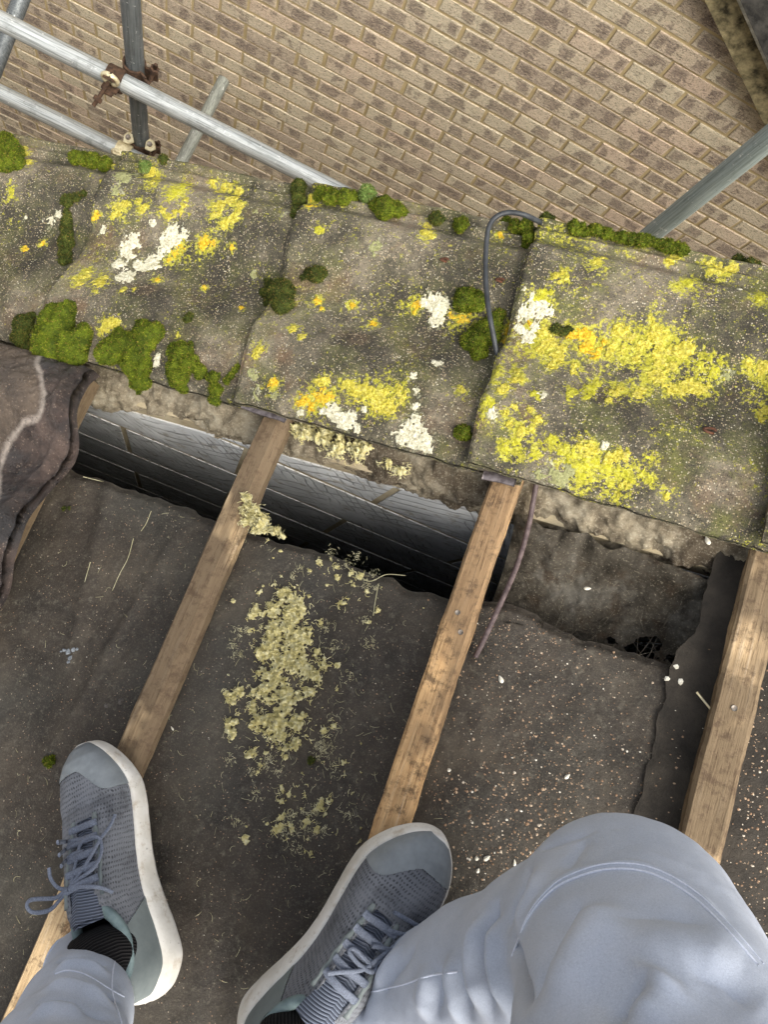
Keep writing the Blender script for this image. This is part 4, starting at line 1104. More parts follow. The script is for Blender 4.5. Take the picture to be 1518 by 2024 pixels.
# ------------------------------------------------------------------ insulation fibre
M = Mat('mineral_wool')
MT['wool'] = M.fin(M.ramp(M.noise(130, 5, .7), [(.3, c255(180, 166, 106)), (.48, c255(224, 212, 150)), (.64, c255(244, 237, 196))]), .95, M.bump(M.noise(500, 5, .8), .9, .004), spec=.1)
MT['wool2'] = mat_simple('wool_fibre', c255(158, 150, 112), c255(198, 192, 158), 60, .9)
def wool(label, discs, surf, relief=.010, fib=900, name='insulation_tuft', thr=.0, freq=120, fl=.009):
    pts = []
    for (px, py, r) in discs:
        n0 = surf if not callable(surf) else 0
        s, v = at(px, py, -.03 if callable(surf) else surf)
        if callable(surf):
            for _ in range(3): n0 = float(surf(s, v)); s, v = at(px, py, n0 + .003)
        pts.append((s, v, r * .00063 * 1.25, n0))
    st = .0010
    s0, s1 = min(p[0] - p[2] * 1.4 for p in pts), max(p[0] + p[2] * 1.4 for p in pts)
    v0, v1 = min(p[1] - p[2] * 1.4 for p in pts), max(p[1] + p[2] * 1.4 for p in pts)
    ns, nv = int((s1 - s0) / st) + 2, int((v1 - v0) / st) + 2
    S, Vv = np.meshgrid(s0 + np.arange(ns) * st, v0 + np.arange(nv) * st, indexing='ij')
    f = np.full(S.shape, -9.0)
    for (ps, pv, pr, _) in pts: f = np.maximum(f, 1 - np.hypot(S - ps, Vv - pv) / pr)
    f = f + .42 * fbm(S * freq, Vv * freq, 1, 110, 4, .65) - thr + .34 * fbm(S * 420, Vv * 420, 3, 112, 3, .7)
    inn = f > 0
    cell = inn[:-1, :-1] & inn[1:, :-1] & inn[1:, 1:] & inn[:-1, 1:]
    base = surf(S, Vv) if callable(surf) else np.full(S.shape, surf)
    cl_ = np.abs(fbm(S * 120, Vv * 120, 2, 114, 4, .7)) + .25 * fbm(S * 700, Vv * 700, 2, 118, 2)
    Hh = np.clip(f, 0, .8) ** .6 * relief * (.35 + 1.1 * cl_) + .0015 * fbm(S * 500, Vv * 500, 4, 115, 2)
    e = np.zeros(f.shape, bool); e[1:-1, 1:-1] = cell[:-1, :-1] & cell[1:, :-1] & cell[1:, 1:] & cell[:-1, 1:]
    Pt = np.stack([S, Vv, base + np.where(e, Hh + .0008, -.001)], -1).reshape(-1, 3)
    mb = MB()
    Fq = gridfaces(ns, nv)[cell.reshape(-1)]
    used, inv = np.unique(Fq, return_inverse=True)
    mb.add(Pt[used], inv.reshape(-1, 4))
    # loose hairs
    cand = np.argwhere(f > -.18)
    pk = cand[rng.choice(len(cand), fib)]
    for (i, j) in pk:
        p = np.array([S[i, j], Vv[i, j], base[i, j] + (max(Hh[i, j], 0) if inn[i, j] else 0) + .001])
        add_fibre(mb, p, fl * rng.uniform(.4, 1.3))
    V, F = mb.out()
    o = obj(name, V, F, MT['wool'], base=(pts[0][0], pts[0][1], pts[0][3]))
    return tag(o, label, 'insulation')
def add_fibre(mb, p, ln, wd=.00028, nlift=.0025):
    k = 6
    a = rng.random() * 6.28; c = rng.normal(0, .8)
    t = np.linspace(-.5, .5, k)
    ang = a + c * t * 2
    dx = np.cumsum(np.cos(ang)) * ln / k; dy = np.cumsum(np.sin(ang)) * ln / k
    z = nlift * rng.random() * (1 - (2 * t) ** 2) + rng.random() * .0008
    P = np.stack([p[0] + dx - dx.mean(), p[1] + dy - dy.mean(), p[2] + z], 1)
    nx_, ny_ = -np.sin(ang) * wd, np.cos(ang) * wd
    A = P.copy(); A[:, 0] += nx_; A[:, 1] += ny_
    B = P.copy(); B[:, 0] -= nx_; B[:, 1] -= ny_; B[:, 2] += wd
    V = np.vstack([A, B])
    i = np.arange(k - 1)
    mb.add(V, np.stack([i, i + 1, k + i + 1, k + i], 1))
wool('large pale yellow clump of mineral wool fibre strewn on the felt between two battens',
     [(560, 1172, 16), (580, 1185, 16), (545, 1205, 18), (572, 1215, 24), (503, 1212, 13), (597, 1205, 12), (545, 1245, 24), (585, 1265, 28), (530, 1285, 24), (570, 1305, 34), (545, 1335, 32), (600, 1320, 20), (520, 1370, 22), (562, 1380, 32),
      (545, 1420, 28), (585, 1430, 22), (510, 1430, 18), (555, 1455, 18), (455, 1380, 13), (470, 1365, 10), (462, 1425, 12), (455, 1445, 10), (640, 1310, 11), (625, 1340, 14), (610, 1370, 14), (622, 1290, 9), (500, 1400, 12), (580, 1470, 12), (565, 1478, 9), (495, 1490, 10), (500, 1215, 10)],
     felt_n, .0085, 700, thr=.0)
wool('yellowish mineral wool tuft snagged in the crook of the brown batten', [(500, 1025, 20), (520, 1040, 18), (490, 1005, 12), (486, 985, 10), (545, 1052, 9), (560, 1062, 6), (505, 1050, 10)], .004, .012, 320, thr=.08)
wool('tawny mineral wool lump pushed under the tile beside the brown batten top', [(610, 855, 20), (640, 868, 22), (670, 882, 22), (705, 890, 20), (722, 885, 13), (590, 848, 12), (650, 855, 14)], -.022, .012, 220, thr=.0)
wool('faint yellowish mineral wool wisp on the mortar near the orange batten', [(770, 920, 12), (790, 930, 14), (755, 915, 9)], -.036, .010, 90, thr=.1)
crumbs = []
for q in range(230):
    if q < 120: px, py = rng.normal(560, 62), rng.normal(1370, 150)
    elif q < 180: px, py = rng.normal(610, 45), rng.normal(1620, 40)
    else: px, py = rng.normal(670, 70), rng.normal(1130, 60)
    if px < 440 or px > 860 or py > 1700: continue
    s_, v_ = at(px, py, -.034)
    if v_ > fedge(s_) - .006: continue
    crumbs.append((px, py, 2.2 + 5.5 * rng.random() ** 2.2))
wc = wool('pale yellow wool crumbs peppered over the felt round the large clump', crumbs, felt_n, .004, 250, name='wool_crumbs', thr=.05)
wc['kind'] = 'stuff'
# stray flock and hairs over the felt
mb = MB()
bits = [(470, 1250, 9), (460, 1275, 9), (487, 1247, 8), (462, 1292, 6), (475, 1293, 6), (690, 1335, 9), (640, 1240, 8), (655, 1280, 9), (575, 1135, 8), (590, 1120, 6), (545, 1525, 9), (520, 1510, 10), (500, 1525, 9), (530, 1500, 9), (600, 1610, 12), (570, 1620, 12), (580, 1650, 10), (625, 1600, 12), (640, 1640, 9),
        (610, 1630, 12), (560, 1640, 8), (690, 1610, 9), (465, 1625, 8), (590, 1680, 8), (505, 1570, 8), (650, 1085, 9), (680, 1110, 9), (700, 1095, 8), (720, 1150, 10), (740, 1160, 7), (730, 1270, 10), (720, 1225, 8), (640, 1490, 12), (650, 1470, 12), (630, 1475, 9), (660, 1520, 8), (450, 1500, 7), (735, 1130, 7)]
for (px, py, r) in bits:
    s, v = at(px, py, -.034); n0 = float(felt_n(s, v)); rr = r * .0006
    for q in range(int(r * 3)):
        d = rng.normal(0, rr * .75, 2)
        if rng.random() < .3: d = d * 1.8
        add_fibre(mb, np.array([s + d[0], v + d[1], n0 + .001 + .002 * rng.random()]), .0055 * rng.uniform(.3, 1.3), .00020)
for q in range(450):
    px, py = rng.uniform(20, 900), rng.uniform(950, 2000)
    if rng.random() < .45: px, py = rng.normal(600, 90), rng.normal(1430, 170)
    s, v = at(px, py, -.034)
    if v > fedge(s) - .004: continue
    add_fibre(mb, np.array([s, v, float(felt_n(s, v)) + .0006]), .010 * rng.uniform(.25, 1.6), .00014)
for pl in ([(255, 1060), (245, 1100), (230, 1130), (215, 1165)], [(290, 1005), (280, 1030), (270, 1045)], [(745, 1150), (738, 1190), (735, 1215)], [(690, 1120), (725, 1145), (760, 1132), (800, 1135)], [(175, 1110), (165, 1150)], [(160, 940), (200, 950)]):
    P = []
    for (px, py) in pl:
        s, v = at(px, py, -.034); P.append([s, v, float(felt_n(s, v)) + .0012])
    tv, tf = tube(catmull(P, 6), .00055, 5, flat=.5); mb.add(tv, tf)
V, F = mb.out()
tag(obj('loose_fibre', V, F, MT['wool2'], base=(-.3, 0, FB)), 'pale loose fibres and flock scattered over the felt', 'fibre', kind='stuff')

# ------------------------------------------------------------------ grit, seed husks, scraps
M = Mat('grit')
rr = M.sep(M.attr('rnd'))[0]
MT['grit'] = M.fin(M.ramp(rr, [(0, c255(96, 78, 60)), (.45, c255(146, 118, 94)), (.85, c255(164, 142, 118)), (.985, c255(206, 200, 186))]), .85)
def pebble(p, r, flat):
    th = np.arange(7) / 7 * 6.283 + rng.random() * 6
    ra = r * rng.uniform(.65, 1.15, 7)
    lo = np.stack([p[0] + ra * np.cos(th), p[1] + ra * np.sin(th) * rng.uniform(.55, 1), np.full(7, p[2])], 1)
    hi = lo * .35 + np.array(p) * .65; hi[:, 2] = p[2] + r * flat * rng.uniform(.6, 1.1)
    V = np.vstack([lo, hi]); j = np.arange(7)
    return V, [np.stack([j, (j + 1) % 7, 7 + (j + 1) % 7, 7 + j], 1), np.array([[7, 8, 9, 10, 11, 12, 13]])]
mb = MB(); rn = []
def scatter(n, cx, cy, sx, sy, r0, r1, lo=0, uni=False):
    for q in range(n):
        px, py = (rng.uniform(cx - sx, cx + sx), rng.uniform(cy - sy, cy + sy)) if uni else (rng.normal(cx, sx), rng.normal(cy, sy))
        s, v = at(px, py, -.034)
        if v > fedge(s) - .006 or v < -.6: continue
        rad = (r0 + (r1 - r0) * rng.random() ** 2.2) * 1.12
        V, F = pebble((s, v, float(felt_n(s, v)) + (.004 if s > .125 - .2 * (.15 - v) * .3 else 0)), rad, .45)
        mb.add(V, F); rn.extend([lo + (1 - lo) * rng.random()] * 14)
scatter(620, 1060, 1420, 120, 150, .0006, .0018)
scatter(520, 1010, 1650, 90, 90, .0007, .0021)
scatter(260, 1180, 1560, 110, 120, .0006, .0016)
scatter(260, 980, 1220, 60, 60, .0004, .0012)
scatter(300, 200, 1300, 150, 200, .0004, .0011, .3)
scatter(150, 420, 1700, 120, 160, .0004, .0010, .3)
scatter(420, 1490, 1600, 30, 170, .0005, .0018, .2)
scatter(900, 600, 1400, 560, 420, .0003, .0007, .3, True)
scatter(200, 1180, 1190, 130, 60, .0004, .0012, .2)
V, F = mb.out()
tag(obj('roof_grit', V, F, MT['grit'], base=(0, 0, FB), colattr={'rnd': np.array(rn)[:, None].repeat(3, 1)}, smooth=False), 'tan and white grit scattered over the felt, thickest beside the right trainer', 'grit', kind='stuff')
# individual scraps
MT['husk'] = mat_simple('husk', c255(186, 178, 158), c255(226, 222, 208), 200, .7)
MT['slag'] = mat_simple('grey_scrap', c255(98, 102, 106), c255(142, 146, 148), 200, .8)
def husk(label, px, py, ln, wd, ang, mt='husk', name='seed_husk', cat='husk', nn=None):
    s, v = at(px, py, -.034); n0 = float(felt_n(s, v)) + .0008 if nn is None else nn
    ln *= .75; wd *= .7
    u = np.linspace(0, 1, 12); w_ = wd * np.sin(np.pi * u ** .7) ** .8 + .0002
    c, sn = math.cos(ang), math.sin(ang)
    V = []
    for i in range(12):
        for q, z in ((-1, 0), (-.5, .7), (0, 1), (.5, .7), (1, 0)):
            x, y = (u[i] - .5) * ln, q * w_[i]
            V.append([s + x * c - y * sn, v + x * sn + y * c, n0 + z * w_[i] * .8])
    tag(obj(name, np.array(V), gridfaces(12, 5), MT[mt], base=(s, v, n0)), label, cat, 'pale husks on the felt' if name == 'seed_husk' else None)
husk('pale seed husk on the felt below the brown cable', 990, 1342, .014, .004, 2.3)
husk('slim grey husk on the felt in the middle of the grit field', 1122, 1535, .011, .003, 1.0)
husk('long cream husk next to the toe of the right trainer', 962, 1697, .013, .0035, .9)
husk('small white husk left of the knee, below the long cream one', 944, 1722, .008, .003, 1.4)
husk('round white husk left of the long cream one', 942, 1698, .007, .0032, .3)
husk('thin pale husk against the edge of the knee', 1017, 1707, .011, .0022, 1.9)
husk('small pale husk beside the toe tip of the right trainer', 888, 1522, .007, .003, .4)
husk('grey-brown moth wing lying on the dusty cobweb', 1165, 1150, .013, .003, .3, nn=-.075)
husk('small white splinter on the felt to the right of the brown batten', 342, 1440, .009, .0016, 2.6)
# leaf scrap under the tile, grey flake, crumbs
husk('pale green leaf scrap caught below the lichen tile near the right batten', 1395, 1074, .016, .004, 2.2, name='leaf_scrap', cat='leaf', nn=-.02)
mb = MB()
for (px, py, r) in ((128, 1288, 9), (138, 1283, 7), (120, 1284, 7), (133, 1300, 7), (129, 1308, 5), (146, 1282, 4), (113, 1286, 4)):
    s, v = at(px, py, -.034); V, F = pebble((s, v, float(felt_n(s, v))), r * .0006, .6); mb.add(V, F)
V, F = mb.out(); tag(obj('mortar_flake', V, F, MT['slag'], smooth=False), 'grey jagged mortar flake on the felt left of the brown batten', 'mortar crumb')
for lb, px, py, r in (('dark crumb beside the brown batten, the larger of a pair', 240, 1388, 8), ('dark crumb beside the brown batten, the smaller of a pair', 210, 1395, 6)):
    s, v = at(px, py, -.034); V, F = pebble((s, v, float(felt_n(s, v))), r * .0007, .8)
    MT.setdefault('crumb', mat_simple('crumb', c255(66, 62, 58), c255(98, 92, 86), 200, .9))
    tag(obj('mortar_crumb', V, F, MT['crumb'], base=(s, v, FB), smooth=False), lb, 'mortar crumb', 'dark crumbs on the felt')
moss('small green moss tuft lying on the felt above the left trainer', [(95, 1505, 10), (100, 1500, 6)], surf=-.036, group=None)
moss('tiny dark moss scrap on the felt below the yellow wool', [(615, 1503, 6)], 'mossd', surf=-.036, group=None)
moss('small moss scrap on the felt near the top of the left bay', [(125, 1005, 4), (135, 1004, 3)], 'mossd', surf=-.036, group=None)
# loose nail beside the right batten
a, b = np.array([*at(1378, 1368, -.022), -.022]), np.array([*at(1408, 1405, -.020), -.020])
mb = MB()
V, F = tube([a, b], .0014, 8); mb.add(V, F)
dn = (b - a) / np.linalg.norm(b - a)
V, F = tube([b, b + dn * .0012], .0034, 10); mb.add(V, F)
V, F = mb.out(); tag(obj('nail', V, F, MT['zincy'], base=a), 'loose steel nail lying on the felt strip beside the tan batten', 'nail')
for lb, px, py in (('cream paper-like crumb on the felt strip, topmost of three', 1340, 1315), ('cream crumb on the felt strip, left of the lower two', 1322, 1340), ('cream crumb on the felt strip, right of the lower two', 1349, 1346)):
    s, v = at(px, py, -.024); V, F = pebble((s, v, float(felt_n(s, v)) + .006), .0042, .35)
    tag(obj('pale_crumb', V, F, MT['husk'], base=(s, v, FB), smooth=False), lb, 'crumb', 'cream crumbs on the felt strip')
mb = MB()
for lb, px, py in (('', 1405, 852), ('', 1418, 878)):
    pass
MT['twig'] = mat_simple('curled_leaf', c255(62, 38, 26), c255(104, 66, 44), 100, .7)
for lb, px, py, rr_ in (('curled brown leaf scrap alone on the lower part of the yellow lichen tile', 1405, 852, 9), ('dark bird dropping crumb left of the cable on the middle tile', 880, 515, 7), ('dark crumb right of the cable above the tile joint', 990, 555, 7)):
    s, v, n0, k = tile_at(px, py)
    th = np.linspace(0, 5.2, 14); r_ = rr_ * .0006
    P = np.stack([s + r_ * np.cos(th) * (1 + .15 * th), v + r_ * .55 * np.sin(th), n0 + .001 + .0008 * np.sin(th * 2) + .001], 1)
    V, F = tube(P, .0018, 7, flat=.6)
    tag(obj('leaf_curl', V, F, MT['twig'], base=(s, v, n0)), lb, 'scrap')
# ------------------------------------------------------------------ the person: legs in grey-blue trousers, trainers
M = Mat('trouser_cloth')
wv = M.noise(1400, 2, .6)
col = M.ramp(M.noise(16, 4, .55), [(.3, c255(160, 167, 180)), (.7, c255(175, 181, 193))])
col = M.mix(M.math('MULTIPLY', M.ramp(M.noise(34, 4, .7, vec=M.map(loc=(1, 8, 3))), [(.62, 0), (.75, 1)]), .3), col, c255(140, 142, 148))
col = M.mix(M.math('MULTIPLY', M.ramp(M.noise(700, 3, .7), [(.4, 1), (.5, 0)]), .16), col, c255(116, 122, 136))
col = M.mix(M.math('MULTIPLY', M.ramp(M.noise(1000, 2, .7, vec=M.map(loc=(4, 4, 4))), [(.55, 0), (.62, 1)]), .14), col, c255(222, 226, 234))
MT['cloth'] = M.fin(col, .85, M.bump(M.math('ADD', wv, M.math('MULTIPLY', M.noise(90, 3), 1.5)), .25, .0012), spec=.2, **{'Sheen Weight': .15})
MT['stitch'] = mat_simple('stitching', c255(188, 194, 208), c255(212, 216, 228), 600, .8)
MT['skin'] = mat_simple('skin', c255(196, 150, 124), c255(208, 164, 138), 30, .55, 0, .1)
def mesh_pattern(name, a, b, hole, scale=1.0):
    M = Mat(name)
    x, y, z = M.sep(M.attr('sc'))[:3]                 # shoe metres: across, along (x10)
    jt = M.noise(90, 3, .6)
    u = M.math('ADD', M.math('MULTIPLY', x, 900.0 * scale), M.math('MULTIPLY', jt, 5.0)); v_ = M.math('ADD', M.math('MULTIPLY', y, 560.0 * scale), M.math('MULTIPLY', jt, 4.0))
    p = M.math('SINE', M.math('ADD', u, v_)); q = M.math('SINE', M.math('SUBTRACT', u, v_))
    d = M.math('MULTIPLY', p, q)
    hm = M.ramp(d, [(.35, 0), (.6, 1)])
    base = M.ramp(M.noise(20, 4, .6), [(.3, a), (.7, b)])
    base = M.mix(M.math('MULTIPLY', M.ramp(M.noise(26, 5, .75, vec=M.map(loc=(2, 5, 1))), [(.50, 0), (.64, 1)]), .6), base, M_mixc(a, (.02, .02, .02, 1), .6))
    col = M.mix(M.math('MULTIPLY', M.math('MULTIPLY', hm, M.ramp(M.noise(30, 4), [(.35, .35), (.6, 1)])), .75), base, hole)
    h = M.math('ADD', M.math('MULTIPLY', hm, -1.0), M.math('MULTIPLY', M.noise(900, 3), .4))
    return M.fin(col, .75, M.bump(h, .6, .0012), spec=.3)
MT['knit'] = mesh_pattern('shoe_knit', c255(96, 98, 103), c255(120, 122, 127), c255(38, 39, 43))
MT['cap'] = mat_simple('shoe_overlay', c255(104, 109, 112), c255(134, 139, 141), 14, .55, 0, .15, 500, .0004, .4)
MT['counter'] = mat_simple('shoe_heel_overlay', c255(96, 103, 103), c255(116, 123, 122), 18, .6, 0, .2, 500, .0004)
M = Mat('shoe_tongue')
x, y, z = M.sep(M.attr('sc'))[:3]
rib = M.math('SINE', M.math('ADD', M.math('MULTIPLY', y, 2100.0), M.math('MULTIPLY', M.math('ABSOLUTE', x), 500.0)))
MT['tongue'] = M.fin(M.mix(M.ramp(rib, [(.3, 0), (.7, 1)]), c255(78, 83, 95), c255(114, 121, 136)), .75, M.bump(rib, .7, .0015))
MT['lining'] = mat_simple('shoe_lining', c255(96, 112, 114), c255(118, 134, 134), 60, .8)
MT['dark'] = mat_simple('shoe_inside', c255(18, 18, 19), c255(26, 26, 27), 60, .9)
MT['lace'] = mat_simple('shoe_lace', c255(88, 94, 106), c255(122, 128, 142), 700, .8, 0, .6, 900, .0008)
M = Mat('shoe_foam')
c_ = M.ramp(M.noise(22, 4, .6), [(.3, c255(186, 180, 168)), (.6, c255(214, 210, 202))])
c_ = M.mix(M.math('MULTIPLY', M.ramp(M.noise(60, 5, .75, vec=M.map(loc=(4, 4, 1))), [(.54, 0), (.68, 1)]), .5), c_, c255(150, 128, 98))
c_ = M.mix(M.math('MULTIPLY', M.ramp(M.noise(170, 5, .8), [(.63, 0), (.69, 1)]), .75), c_, c255(96, 84, 70))
MT['foam'] = M.fin(c_, .6, M.bump(M.noise(160, 4, .6), .25, .001), spec=.35)
MT['outsole'] = mat_simple('outsole_rubber', c255(52, 52, 54), c255(70, 70, 72), 60, .7)
M = Mat('sock_rib')
x, y, z = M.sep(M.attr('sc'))[:3]
rib = M.math('SINE', M.math('MULTIPLY', x, 300.0))
MT['sock'] = M.fin(M.mix(M.ramp(rib, [(.2, 0), (.8, 1)]), c255(20, 19, 20), c255(44, 42, 42)), .9, M.bump(rib, .8, .0015), spec=.15)

pbase = camp(560, 2200, .95)
# -- trousers and body from the same joints (pixel, pixel, depth, radius)
LL = [(190, 1845, .955, .042), (170, 1925, .885, .0445), (146, 2010, .79, .055), (108, 2130, .68, .064), (60, 2420, .50, .080)]
RL = [(560, 2075, .99, .050), (668, 2038, .91, .056), (800, 1988, .84, .066), (960, 1945, .75, .074), (1110, 1900, .665, .078), (1242, 1854, .605, .0885)]
RT = [(1242, 1854, .605, .0885), (1272, 1942, .55, .088), (1306, 2084, .485, .090), (1420, 2560, .37, .104), (1700, 3600, .25, .12)]
LT_ = [(60, 2420, .50, .080), (-.06, .50, .25, .12)]
def jw(j):
    return camp(*j[:3]) if abs(j[0]) > 5 else CAMP + _R.T @ np.array(j[:3])
HIPC = CAMP + _R.T @ np.array([.07, .64, .20])
def legs_field(X, Y_, Z, dr):
    P = np.stack([X, Y_, Z], -1)
    def chain(js, k):
        F = None
        for a, b in zip(js[:-1], js[1:]):
            pa, pb = jw(a), jw(b); ra, rb = a[3] + dr, b[3] + dr
            ab = pb - pa
            t = np.clip(((P - pa) @ ab) / (ab @ ab), 0, 1)
            d = np.linalg.norm(P - pa - t[..., None] * ab, axis=-1) - (ra + (rb - ra) * t)
            F = d if F is None else smin(F, d, k)
        return F
    F = smin(chain(RL, .02), chain(RT, .02), .018)
    F2 = smin(chain(LL, .02), chain(LT_, .02), .03)
    hip = np.linalg.norm((P - HIPC) / np.array([1.15, 1, 1]), axis=-1) - (.115 + dr)
    return smin(smin(F, F2, .01), hip, .08)
allj = np.array([jw(j) for j in LL + RL + RT + LT_] + [HIPC])
lo, hi = allj.min(0) - .17, allj.max(0) + .17
def grid(h):
    n3 = ((hi - lo) / h).astype(int) + 2
    return np.meshgrid(*[lo[i] + np.arange(n3[i]) * h for i in range(3)], indexing='ij')
h = .005
X, Y_, Z = grid(h)
Vt, Qt = surface_nets(legs_field(X, Y_, Z, 0), lo, h)
Vt = laplace(Vt, Qt, 6, .5)
# cut the cuffs square to the leg
def cut(V, Q, p, d):
    keep = ((V - p) @ d < 0) | (np.linalg.norm(V - p, axis=1) > .14)
    return Q[keep[Q].all(1)]
la, lb = jw(LL[1]), jw(LL[2]); dl = (la - lb) / np.linalg.norm(la - lb)
ra_, rb_ = jw(RL[1]), jw(RL[2]); dr_ = (ra_ - rb_) / np.linalg.norm(ra_ - rb_)
cutL, cutR = la + dl * .012, ra_ + dr_ * .012
Qt = cut(Vt, Qt, cutL, dl); Qt = cut(Vt, Qt, cutR, dr_)
# one finer level where the picture looks: split every quad
def subdivide(V, Q):
    E = np.sort(np.concatenate([Q[:, [i, (i + 1) % 4]] for i in range(4)]), axis=1)
    u, inv = np.unique(E, axis=0, return_inverse=True); inv = inv.reshape(4, -1)
    n = len(V); mid = (V[u[:, 0]] + V[u[:, 1]]) / 2; cen = V[Q].mean(1)
    m_ = inv + n; c = n + len(u) + np.arange(len(Q))
    return np.vstack([V, mid, cen]), np.concatenate([np.stack([Q[:, i], m_[i], c, m_[i - 1]], 1) for i in range(4)])
Vt, Qt = subdivide(Vt, Qt)
Vt = laplace(Vt, Qt, 3, .4)
Nt = vnormals(Vt, Qt)
bvh = BVHTree.FromPolygons([Vector(v) for v in Vt], [tuple(int(i) for i in q) for q in Qt])
def hit(px, py, tree=None, Mi=None):
    d = ray(px, py)
    o, dd = Vector(CAMP), Vector(d)
    if Mi is not None: dd = Mi.to_3x3() @ dd; o = Mi @ o
    r = (tree or bvh).ray_cast(o, dd.normalized())
    return None if r[0] is None else np.array(r[0])
FOLDS = [  # pixels, height (m), half width (m)
 ([(1041, 1700), (1036, 1746), (1010, 1803), (1006, 1850)], -.0060, .0060), ([(1060, 1705), (1058, 1755), (1034, 1810), (1030, 1860)], .0050, .010),
 ([(990, 1765), (968, 1815), (955, 1859), (951, 1902), (961, 1945), (978, 2030)], -.0200, .0085),
 ([(962, 1790), (940, 1850), (934, 1905), (945, 1960), (955, 2030)], .0090, .012), ([(992, 1800), (985, 1850), (982, 1900), (995, 1960), (1008, 2030)], .0100, .010),
 ([(1010, 1845), (1018, 1893), (1024, 1940), (1036, 2000)], -.0130, .0075),
 ([(922, 1868), (912, 1926), (920, 1975), (935, 2025)], -.0085, .0075), ([(902, 1880), (892, 1930), (900, 1980), (905, 2030)], .0070, .010),
 ([(878, 1905), (866, 1960), (866, 2020)], -.0070, .0080), ([(850, 1905), (838, 1960), (836, 2020)], .0055, .011),
 ([(1150, 1765), (1128, 1808), (1086, 1878), (1048, 1949), (1020, 2030)], -.0085, .0150), ([(1200, 1775), (1170, 1830), (1128, 1910), (1092, 2020)], .0080, .020),
 ([(1290, 1930), (1250, 1970), (1205, 2028)], -.0100, .0100), ([(1325, 1925), (1285, 1975), (1250, 2030)], .0080, .014),
 ([(1160, 1648), (1134, 1685), (1108, 1727)], -.0050, .010), ([(1036, 1700), (1084, 1668), (1131, 1652), (1193, 1640)], -.0040, .007),
 ([(1430, 1835), (1340, 1808), (1260, 1806), (1190, 1835)], -.0050, .018), ([(1470, 1940), (1390, 1885), (1300, 1870), (1220, 1900)], .0050, .022), ([(1500, 2000), (1430, 1940), (1350, 1930)], -.0050, .014),
 ([(1012, 1886), (1042, 1816), (1077, 1769), (1120, 1736), (1200, 1712), (1287, 1719), (1374, 1767), (1444, 1836), (1505, 1906)], .0030, .0042),
 ([(830, 1860), (796, 1900), (770, 1935), (760, 1975)], -.0065, .0085), ([(800, 1870), (765, 1910), (740, 1960)], .0050, .010),
 ([(735, 1935), (716, 1975), (712, 2020)], -.0060, .0075), ([(690, 1955), (676, 1995), (674, 2023)], .0050, .009), ([(655, 1975), (645, 2005), (645, 2023)], -.0045, .007),
 ([(105, 1905), (139, 1894), (173, 1895), (225, 1912)], -.0085, .0060), ([(100, 1920), (140, 1911), (175, 1914), (230, 1932)], .0065, .007),
 ([(85, 1945), (133, 1936), (170, 1945), (220, 1968), (245, 1985)], -.0080, .0060), ([(75, 1960), (128, 1952), (175, 1966), (235, 1995)], .0070, .008),
 ([(62, 1984), (123, 1978), (180, 1998), (235, 2020)], -.0085, .0070), ([(55, 2005), (115, 2000), (170, 2018)], .0070, .009),
]
def world_line(pix, n=8):
    P = []
    for q in catmull(np.array(pix, float), n):
        r = hit(q[0], q[1])
        if r is not None: P.append(r)
    return np.array(P)
disp = np.zeros(len(Vt))
for pix, A_, wd in FOLDS:
    P = world_line(pix)
    if len(P) < 3: continue
    lo_, hi_ = P.min(0) - 3 * wd, P.max(0) + 3 * wd
    ix = np.where(((Vt > lo_) & (Vt < hi_)).all(1))[0]
    if not len(ix): continue
    d = np.full(len(ix), 9.0); tt_ = np.zeros(len(ix))
    for i in range(len(P) - 1):
        ab = P[i + 1] - P[i]; t = np.clip(((Vt[ix] - P[i]) @ ab) / (ab @ ab + 1e-12), 0, 1)
        e = np.linalg.norm(Vt[ix] - P[i] - t[:, None] * ab, axis=1)
        u = (i + t) / (len(P) - 1)
        tt_ = np.where(e < d, u, tt_); d = np.minimum(d, e)
    disp[ix] += 1.3 * A_ * (np.exp(-(d / wd) ** 2) if A_ > 0 else np.exp(-(d / wd) ** 1.0 * 1.25)) * sstep(0, .3, np.minimum(tt_, 1 - tt_))
disp += .0007 * fbm(Vt[:, 0] * 12, Vt[:, 1] * 12, Vt[:, 2] * 12, 131, 2) + .0004 * fbm(Vt[:, 0] * 70, Vt[:, 1] * 70, Vt[:, 2] * 70, 132, 2)
Vd = Vt + Nt * disp[:, None]
# body inside the cloth
h2 = .011
Xb, Yb, Zb = grid(h2)
Vb, Qb = surface_nets(legs_field(Xb, Yb, Zb, -.014), lo, h2)
Vb = laplace(Vb, Qb, 3)
person = obj('person', Vb, Qb, MT['skin'], frame=MW, base=pbase)
tag(person, 'person in pale grey-blue trousers and grey trainers crouching on the battens, seen from above', 'person')
used, inv = np.unique(Qt, return_inverse=True)
trousers = obj('trousers', Vd[used], inv.reshape(-1, 4), MT['cloth'], parent=person)
bvh = BVHTree.FromPolygons([Vector(v) for v in Vd], [tuple(int(i) for i in q) for q in Qt])
mb = MB()
def seam(pix, r=.0011, lift=.0002):
    P = world_line(pix, 10)
    if len(P) < 4: return
    for _ in range(2): P[1:-1] = (P[:-2] + 2 * P[1:-1] + P[2:]) / 4
    V, F = tube(P + (CAMP - P) / np.linalg.norm(CAMP - P, axis=1)[:, None] * lift, r, 6); obj('stitching', V, F, MT['stitch'], parent=trousers)
seam([(1012, 1890), (1040, 1822), (1075, 1775), (1120, 1742), (1200, 1718), (1285, 1725), (1370, 1772), (1440, 1840), (1500, 1908)], .0009)
seam([(1016, 1880), (1042, 1812), (1076, 1766), (1120, 1732), (1200, 1707), (1288, 1714), (1376, 1762), (1448, 1832), (1510, 1904)], .0006)
seam([(690, 1985), (715, 1966), (760, 1955), (800, 1945), (850, 1928), (905, 1921)], .0010)
